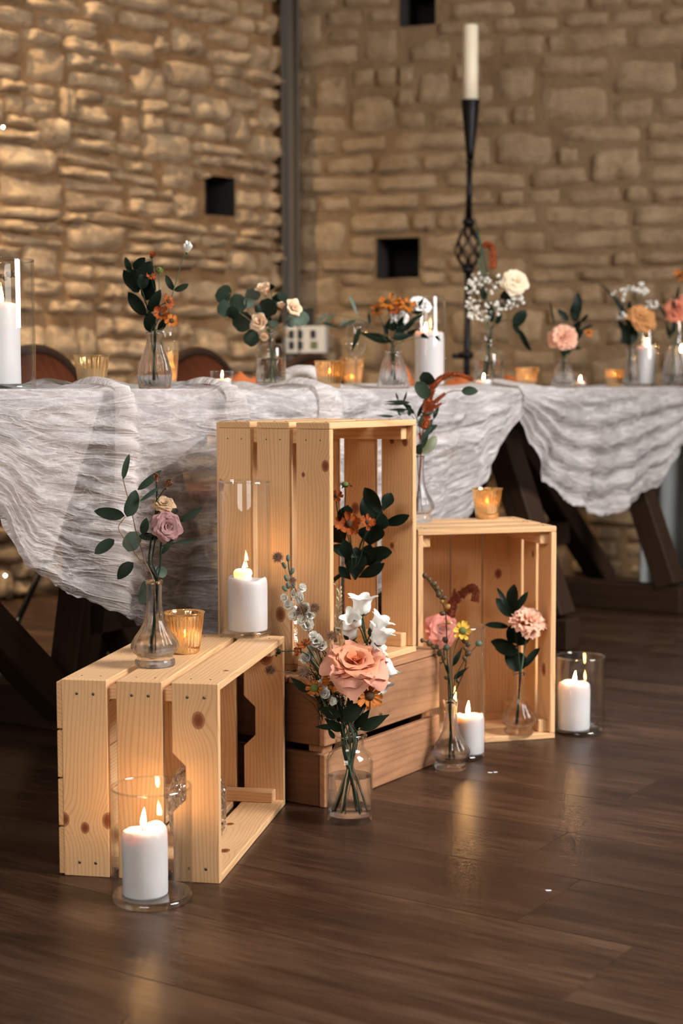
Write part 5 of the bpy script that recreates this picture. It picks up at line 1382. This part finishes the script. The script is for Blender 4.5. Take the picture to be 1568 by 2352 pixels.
# ---------------- pink rose and amaranth at the back left of the right crate
r, v, s = sprig('VH', 'salmon_pink_rose', 'salmon pink rose at the left inside the right crate'); c = at(1014, 1446, v.d - .03); ax = AX(.1, -.9, .35)
o_ = rose(r, c, ax, .040, P_PINK, 12); stem(r, s + [at(1018, 1520, v.d), o_], .0024, M_STEMD); calyx(r, o_, ax, .03)
r, v, s = sprig('VH', 'amaranth_tassel', 'curled brown amaranth above the salmon pink rose'); p_ = pxs(v, [(1032, 1420), (1040, 1384), (1062, 1364), (1082, 1350), (1092, 1358), (1090, 1382)], -.01)
stem(r, s + pxs(v, [(1026, 1480)]) + p_[:2], .0016, M_STEMD); rope(r, p_, .0115, .0085, M_AMARB, 3)
rope(r, pxs(v, [(1044, 1384), (1042, 1366), (1044, 1352)], -.01), .006, .002, M_AMARB, 5, 'side_tassel'); leaves(r, v.d, [(1032, 1412, 1054, 1394, 12)], M_OLIVE, 'lance', .005)

# ---------------- amaranth and eucalyptus on the right crate
r, v, s = sprig('VC', 'amaranth_tassel', 'arching rust orange amaranth on the right crate')
p_ = pxs(v, [(972, 985), (980, 945), (984, 912), (999, 880), (1028, 862), (1056, 861), (1085, 873)])
stem(r, s + pxs(v, [(966, 1020)]) + p_[:2], .0018, M_AMAR); rope(r, p_, .0125, .0042, M_AMAR, 1); rope(r, pxs(v, [(984, 938), (1000, 922), (1022, 903)], -.004), .008, .003, M_AMAR, 2, 'side_tassel'); rope(r, pxs(v, [(976, 950), (1000, 935), (1014, 926)], -.004), .006, .002, M_AMAR, 4, 'side_tassel'); rope(r, pxs(v, [(968, 1010), (964, 1000), (962, 994)], -.006), .005, .002, M_AMAR, 6, 'side_tassel')
r, v, s = sprig('VC', 'eucalyptus_sprig', 'eucalyptus sprig with broad leaves beside the rust amaranth', 'foliage')
stem(r, s + pxs(v, [(970, 1000), (984, 940), (998, 920), (1022, 905), (1040, 898), (1060, 897)]), .0011, M_TWIG); stem(r, pxs(v, [(984, 940), (990, 912), (992, 884)]), .0009, M_TWIG, 'twig')
leaves(r, v.d, [(992, 883, 970, 856, 30, M_EUCD, 'round'), (984, 915, 956, 877, 31, M_EUCD, 'round'), (1059, 898, 1098, 898, 22), (968, 1042, 1004, 1002, 27, M_OLIVE), (958, 1044, 966, 1020, 20), (980, 990, 1004, 976, 13)], M_EUCD, 'ovate', .015)
r, v, s = sprig('VC', 'willow_eucalyptus', 'narrow-leaved eucalyptus leaning left over the tall crate', 'foliage')
stem(r, s + pxs(v, [(965, 1000), (958, 965), (942, 935), (926, 922)]), .001, M_STEMD); stem(r, pxs(v, [(960, 975), (938, 950), (905, 955)]), .0007, M_STEMD, 'twig')
leaves(r, v.d, [(942, 924, 880, 922, 8), (938, 928, 879, 928, 6), (936, 941, 887, 941, 8), (905, 957, 864, 954, 7), (914, 919, 908, 900, 6), (926, 925, 935, 896, 6), (940, 956, 939, 934, 10), (952, 948, 920, 924, 9), (995, 962, 1008, 931, 11), (976, 950, 1008, 946, 6), (974, 939, 1024, 925, 6), (972, 986, 996, 962, 20), (974, 1000, 1003, 978, 12), (968, 1010, 996, 974, 14), (958, 960, 974, 920, 10), (950, 950, 930, 936, 8), (962, 978, 975, 945, 13), (930, 945, 910, 946, 6), (920, 955, 912, 945, 5), (968, 1030, 985, 990, 14), (945, 935, 925, 930, 9)], M_EUCD, 'lance', .025)

# ---------------- table vases
r, v, s = sprig('T1', 'ruscus_branch', 'dark leafy branch in the ribbed vase on the left table', 'foliage')
stem(r, s + pxs(v, [(344, 740), (336, 700), (322, 655), (312, 620)]), .0018, M_STEMD)
leaves(r, v.d, [(313, 668, 281, 619, 24), (300, 632, 288, 590, 16), (306, 619, 333, 592, 24), (317, 645, 347, 600, 34), (324, 655, 295, 618, 32), (334, 690, 349, 637, 36), (336, 724, 292, 671, 30), (342, 718, 368, 666, 26), (345, 764, 343, 715, 30), (364, 760, 380, 732, 17), (318, 672, 300, 640, 26), (326, 664, 330, 624, 28)], M_RUSCUS, 'ovate', .02)
r, v, s = sprig('T1', 'white_rosebud', 'tall white rosebud on the left of the table'); stem(r, s + pxs(v, [(378, 745), (398, 668), (420, 592), (426, 588)]), .0012)
c = at(430, 572, v.d); ax = AX(.2, -.2, 1); rose(r, c, ax, .0165, P_WHITE, 2, .3, [(3, .1, 0, .9, 1.4), (4, .2, 6, 1.0, 1.6), (5, .25, 12, 1.0, 1.6)]); calyx(r, c - ax * .007, ax, .014)
leaves(r, v.d, [(398, 668, 380, 632, 16), (400, 668, 433, 653, 16)], M_EUCD, 'ovate', .01)
for i, (lab, px, py, R_, ax, m_, drp) in enumerate([('rust helenium bud among the top leaves at the left', 348, 590, 11, (.3, -.3, .8), P_HEL, 50), ('dark helenium half hidden by leaves at the left', 347, 633, 10, (.4, -.8, .2), P_HEL, 90), ('bronze helenium right of the dark leaves', 386, 692, 15, (.5, -.6, .3), P_HEL, 95), ('rust helenium just above the ribbed vase rim', 371, 722, 17, (.1, -.9, .3), P_HEL, 80), ('bright orange helenium at the ribbed vase right side', 394, 737, 15, (.5, -.8, .1), P_HELY, 85)]):
    r, v, s = sprig('T1', 'orange_helenium', lab); c = at(px, py, v.d - .01); stem(r, s + [at(360, max(py + 20, 700), v.d), c], .0011, M_STEMD); helenium(r, c, AX(*ax), R_ * 1.2 / FPX * v.d, m_, i + 50, 10, drp, dr=.33)
r, v, s = sprig('T1', 'spent_helenium', 'flat green seed head beside the top leaves at the left'); c = at(365, 621, v.d); stem(r, s + pxs(v, [(364, 720)]) + [c], .0011); helenium(r, c, AX(0, -.25, 1), .0105, M_OLIVE, 4, 10, 70, M_GCENTER, .75)
r, v, s = sprig('T2', 'silver_dollar_eucalyptus', 'round-leaved eucalyptus arching left from the pale rose bottle', 'foliage')
stem(r, s + pxs(v, [(625, 740), (600, 700), (575, 690), (545, 676), (525, 674)]), .0012, M_TWIG); stem(r, pxs(v, [(625, 745), (590, 745), (560, 725), (530, 705)]), .001, M_TWIG, 'twig'); stem(r, pxs(v, [(628, 750), (660, 735), (685, 722)]), .001, M_TWIG, 'twig')
RD = lambda cx, cy, q, a, *m: (cx - q * math.cos(a), cy - q * math.sin(a), cx + q * math.cos(a), cy + q * math.sin(a), 2 * q) + m
leaves(r, v.d, [RD(513, 675, 20, 2.9), RD(515, 708, 18, 2.4), RD(547, 697, 21, 2.7), RD(556, 738, 24, 2.8), RD(534, 718, 14, 2.5, M_RUSCUS), RD(580, 678, 17, -2.4, M_EUC), RD(572, 694, 13, 1.9, M_EUC), RD(616, 706, 21, -1.6), RD(577, 776, 19, 2.4), RD(693, 732, 17, .9, M_EUC), RD(668, 738, 14, .5, M_EUC), RD(627, 745, 11, -1.2, M_EUC), RD(640, 690, 16, -1.0), RD(648, 680, 12, -1.1), RD(610, 735, 14, 2.2, M_RUSCUS), RD(598, 710, 13, 2.6, M_RUSCUS)], M_EUCD, 'round', .02, .1)
for i, (lab, px, py, R_, ax, fl_) in enumerate([('pale peach rose low at the left of its bottle', 598, 742, 24, (-.35, -.85, .2), .62), ('pale peach rose at the top of its bottle', 606, 668, 20, (-.2, -.5, .8), .6), ('pale peach rose at the right of its bottle', 669, 710, 23, (.6, -.6, .3), .6), ('small cream rosebud hanging at the bottle shoulder', 607, 770, 13, (-.1, -.5, -.6), .3), ('green rosebud at the top of the pale rose bottle', 623, 661, 10, (.1, -.1, 1), .15), ('small cream rosebud beside the right pale rose', 646, 704, 12, (-.1, -.4, .9), .25)]):
    r, v, s = sprig('T2', 'pale_peach_rose', lab); c = at(px, py, v.d - .015); a_ = AX(*ax); o_ = rose(r, c, a_, R_ * 1.25 / FPX * v.d, P_PALE if i != 4 else M_GREEN, i + 5, fl_, [(3, .05, 0, .7, 1.0), (4, .12, 10, .85, 1.15), (5, .2, 28, 1.0, 1.25), (5, .25, 52, 1.1, 1.25)]); calyx(r, o_, a_, R_ / FPX * v.d * .8); stem(r, s + [at((px + 626) / 2, min(755, py + 40), v.d), o_], .0012)
for i, (lab, px, py, R_, ax, m_) in enumerate([('large orange helenium crowning the cone vase', 891, 694, 25, (-.1, -.6, .75), P_HELY), ('orange helenium at the left of the cone vase', 866, 711, 18, (-.6, -.7, .3), P_HELY), ('rust helenium front and centre above the cone vase', 904, 709, 17, (0, -.9, .3), P_HEL), ('orange helenium at the right of the cone vase', 936, 700, 21, (.4, -.75, .5), P_HELY), ('orange helenium behind the others in the cone vase', 918, 692, 15, (.1, -.4, .9), P_HELY)]):
    r, v, s = sprig('T3', 'orange_helenium', lab); c = at(px, py, v.d - .01 + .006 * i); stem(r, s + [at(903 + (px - 903) * .4, 770, v.d), c], .0012, M_STEMD); helenium(r, c, AX(*ax), R_ / FPX * v.d, m_, i + 70, 12, 96, dr=.33)
r, v, s = sprig('T3', 'white_carnation', 'white carnation behind the orange heleniums'); c = at(966, 692, v.d + .05); o_ = carnation(r, c, AX(.2, -.5, .8), .030, P_WHITE, 3, 24); stem(r, s + [at(925, 780, v.d), at(955, 730, v.d + .03), o_], .0014)
r, v, s = sprig('T3', 'white_carnation', 'white carnation under the orange heleniums'); c = at(914, 730, v.d + .02); o_ = carnation(r, c, AX(-.1, -.8, .4), .027, P_WHITE, 5, 22); stem(r, s + [at(905, 775, v.d), o_], .0014)
r, v, s = sprig('T3', 'olive_foliage', 'loose narrow dark leaves spreading from the cone vase', 'foliage')
stem(r, s + pxs(v, [(898, 785), (860, 775), (828, 762)]), .0011, M_STEMD); stem(r, pxs(v, [(895, 790), (850, 745), (800, 728), (740, 722)]), .0008, M_STEM, 'twig'); stem(r, pxs(v, [(910, 790), (950, 778), (1010, 770)]), .0008, M_STEMD, 'twig')
leaves(r, v.d, [(898, 784, 826, 765, 24, M_GREEN), (827, 752, 806, 810, 14, M_GREEN), (802, 676, 824, 731, 8, M_EUC), (753, 717, 720, 748, 8, M_EUC), (772, 719, 738, 746, 7, M_EUC), (740, 740, 775, 753, 10, M_EUCD), (795, 735, 778, 752, 7, M_EUC), (818, 735, 785, 748, 9, M_EUCD), (882, 768, 898, 724, 12), (960, 704, 974, 682, 9), (900, 776, 950, 770, 20), (912, 770, 930, 740, 20), (925, 760, 955, 732, 16), (940, 740, 978, 718, 10), (945, 718, 978, 716, 9), (905, 760, 900, 735, 24), (965, 768, 985, 778, 12), (998, 772, 1012, 783, 9), (915, 755, 925, 725, 16), (848, 746, 846, 715, 9), (890, 770, 880, 745, 12), (930, 772, 960, 755, 14)], M_RUSCUS, 'lance', .02)
def gypso(label, key, blobs, n, seed, root_px, rf=.0048):
    r, v, s = sprig(key, 'gypsophila_spray', label); rn = random.Random(seed)
    stem(r, s + pxs(v, root_px), .0012)
    P = []; Q = []; base = at(*root_px[-1], v.d)
    for i in range(n):
        bx, by, sx_, sy_ = blobs[i % len(blobs)]
        a, q = rn.uniform(0, 2 * PI), math.sqrt(rn.random())
        c = at(bx + sx_ * q * math.cos(a), by + sy_ * q * math.sin(a), v.d + rn.uniform(-.035, .035))
        P.append(ball(c, rf * rn.uniform(.75, 1.2), 7, .85, (rn.uniform(-1, 1), rn.uniform(-1, 1), 1)))
        m_ = at(bx, by + sy_ * .5, v.d)
        if i % 2 == 0: Q.append(tube([base, (base + m_) / 2, m_ * .5 + c * .5, c], .0005, .0003, 4))
    o = part('florets', *merge(P), P_WHITE, r); o['kind'] = 'stuff'; part('branchlets', *merge(Q), M_STEM, r)
gypso('white gypsophila spray before the iron candle stand', 'T4', [(1100, 640, 32, 22), (1128, 650, 28, 26), (1085, 660, 18, 18), (1110, 712, 38, 24), (1150, 700, 36, 16), (1080, 700, 20, 16), (1185, 690, 20, 14), (1090, 725, 24, 16)], 150, 4, [(1122, 745), (1118, 715)])
r, v, s = sprig('T4', 'cream_rose', 'cream rose above the round bottle'); c = at(1184, 645, v.d - .02); ax = AX(.2, -.85, .45); o_ = rose(r, c, ax, 35 / FPX * v.d, P_CREAM, 8, .95); calyx(r, o_, ax, .03); stem(r, s + [at(1135, 740, v.d), at(1160, 690, v.d), o_], .002, M_STEMD)
r, v, s = sprig('T4', 'amaranth_tassel', 'hanging orange amaranth beside the iron stand basket'); p_ = pxs(v, [(1108, 566), (1120, 562), (1130, 570), (1133, 595), (1131, 618)]); stem(r, s + pxs(v, [(1120, 720), (1110, 640), (1102, 580)]) + p_[:1], .0016, M_STEM); rope(r, p_, .008, .0105, M_AMAR, 3)
r, v, s = sprig('T4', 'grass_blade', 'long green grass blade leaning on the iron stand', 'foliage'); stem(r, s + pxs(v, [(1120, 740), (1118, 620)]), .0016); leaves(r, v.d, [(1120, 640, 1086, 484, 7), (1112, 640, 1096, 590, 7)], M_STEM, 'lance', .005)
r, v, s = sprig('T4', 'ruscus_branch', 'dark leaves hanging right of the round bottle', 'foliage'); stem(r, s + pxs(v, [(1140, 745), (1165, 735), (1185, 745)]), .0012, M_STEMD); leaves(r, v.d, [(1180, 749, 1207, 712, 30), (1178, 740, 1192, 768, 14), (1192, 758, 1218, 808, 14), (1130, 740, 1124, 700, 18), (1140, 745, 1150, 718, 14), (1150, 690, 1165, 665, 16), (1112, 690, 1106, 660, 16), (1170, 700, 1166, 670, 18)], M_RUSCUS, 'ovate', .015)
r, v, s = sprig('T5', 'peach_carnation', 'peach carnation in the ribbed vase on the right table'); c = at(1294, 771, v.d - .02); ax = AX(-.1, -.9, .35); o_ = carnation(r, c, ax, 34 / FPX * v.d, P_CARN, 9, 30); stem(r, s + [o_], .0016)
r, v, s = sprig('T5', 'ruscus_branch', 'dark leaves above the peach carnation on the table', 'foliage'); stem(r, s + pxs(v, [(1305, 790), (1318, 740), (1325, 700)]), .0014, M_STEMD); leaves(r, v.d, [(1304, 738, 1281, 710, 16), (1323, 730, 1327, 671, 24), (1320, 740, 1322, 690, 26), (1316, 770, 1332, 735, 18), (1318, 785, 1338, 755, 16), (1308, 800, 1336, 800, 9), (1300, 815, 1312, 790, 16), (1296, 820, 1290, 795, 14), (1272, 745, 1262, 690, 5), (1330, 760, 1362, 745, 9), (1335, 740, 1350, 722, 9)], M_RUSCUS, 'ovate', .02)
r, v, s = sprig('T5', 'orange_helenium', 'small orange helenium right of the peach carnation'); c = at(1351, 764, v.d); stem(r, s + [at(1325, 790, v.d), c], .001); helenium(r, c, AX(.4, -.6, .4), 12 / FPX * v.d, P_HELY, 3, 9, 90)
r, v, s = sprig('T6', 'caramel_rose', 'caramel rose in a vase near the right edge'); c = at(1474, 727, v.d - .02); ax = AX(.25, -.75, .55); o_ = rose(r, c, ax, 38 / FPX * v.d, P_TAN, 10, .95); stem(r, s + [at(1455, 775, v.d), o_], .0018, M_STEMD)
gypso('white flower spray above the caramel rose', 'T6', [(1427, 676, 26, 14), (1460, 658, 20, 14), (1474, 668, 14, 10), (1495, 700, 14, 10), (1425, 725, 12, 10)], 70, 8, [(1447, 775), (1442, 730)], .0055)
r, v, s = sprig('T6', 'ruscus_branch', 'dense dark leaves left of the caramel rose', 'foliage'); stem(r, s + pxs(v, [(1444, 780), (1438, 730), (1430, 700)]), .0014, M_STEMD); leaves(r, v.d, [(1444, 795, 1432, 745, 24), (1440, 770, 1420, 735, 16), (1446, 770, 1450, 720, 22), (1438, 740, 1424, 700, 16), (1430, 720, 1410, 680, 10), (1414, 690, 1378, 650, 6), (1450, 790, 1462, 755, 18), (1440, 790, 1428, 770, 20), (1446, 730, 1444, 690, 14)], M_RUSCUS, 'ovate', .025)
for i, (lab, px, py, R_, m_) in enumerate([('coral bloom at the right edge of the table', 1552, 704, 32, P_CORAL), ('second coral bloom cut by the right edge', 1584, 690, 30, P_CORAL)]):
    r, v, s = sprig('T7', 'coral_carnation', lab); c = at(px, py, v.d - .01); ax = AX(-.2, -.8, .5); o_ = carnation(r, c, ax, R_ / FPX * v.d, m_, 20 + i, 26); stem(r, s + [o_], .0016)
r, v, s = sprig('T7', 'orange_helenium', 'orange helenium highest at the right edge'); c = at(1560, 635, v.d); stem(r, s + [at(1548, 740, v.d), c], .001); helenium(r, c, AX(-.2, -.6, .6), 17 / FPX * v.d, P_HELY, 5, 10, 70)
r, v, s = sprig('T7', 'olive_foliage', 'loose dark leaves among the coral blooms', 'foliage'); stem(r, s + pxs(v, [(1540, 760), (1530, 720)]), .001, M_STEMD); leaves(r, v.d, [(1538, 780, 1528, 735, 10), (1544, 770, 1550, 730, 12), (1530, 730, 1512, 700, 9), (1550, 740, 1545, 670, 9), (1552, 690, 1560, 655, 8)], M_RUSCUS, 'lance', .02)
r, v, s = sprig('T0', 'berry_sprig', 'brown berry sprig seen through the leftmost cylinder'); p_ = [at(-70, 700, v.d + .12), at(-30, 650, v.d + .13), at(10, 638, v.d + .14), at(34, 628, v.d + .14)]; stem(r, s + p_, .001, M_TWIG)
for px, py in ((4, 634), (12, 640), (18, 629), (24, 633), (30, 624), (33, 632), (-6, 645)): bud(r, at(px, py, v.d + .14), .0042, (0, 0, 1), M_BUD, 1.1, 'berry')
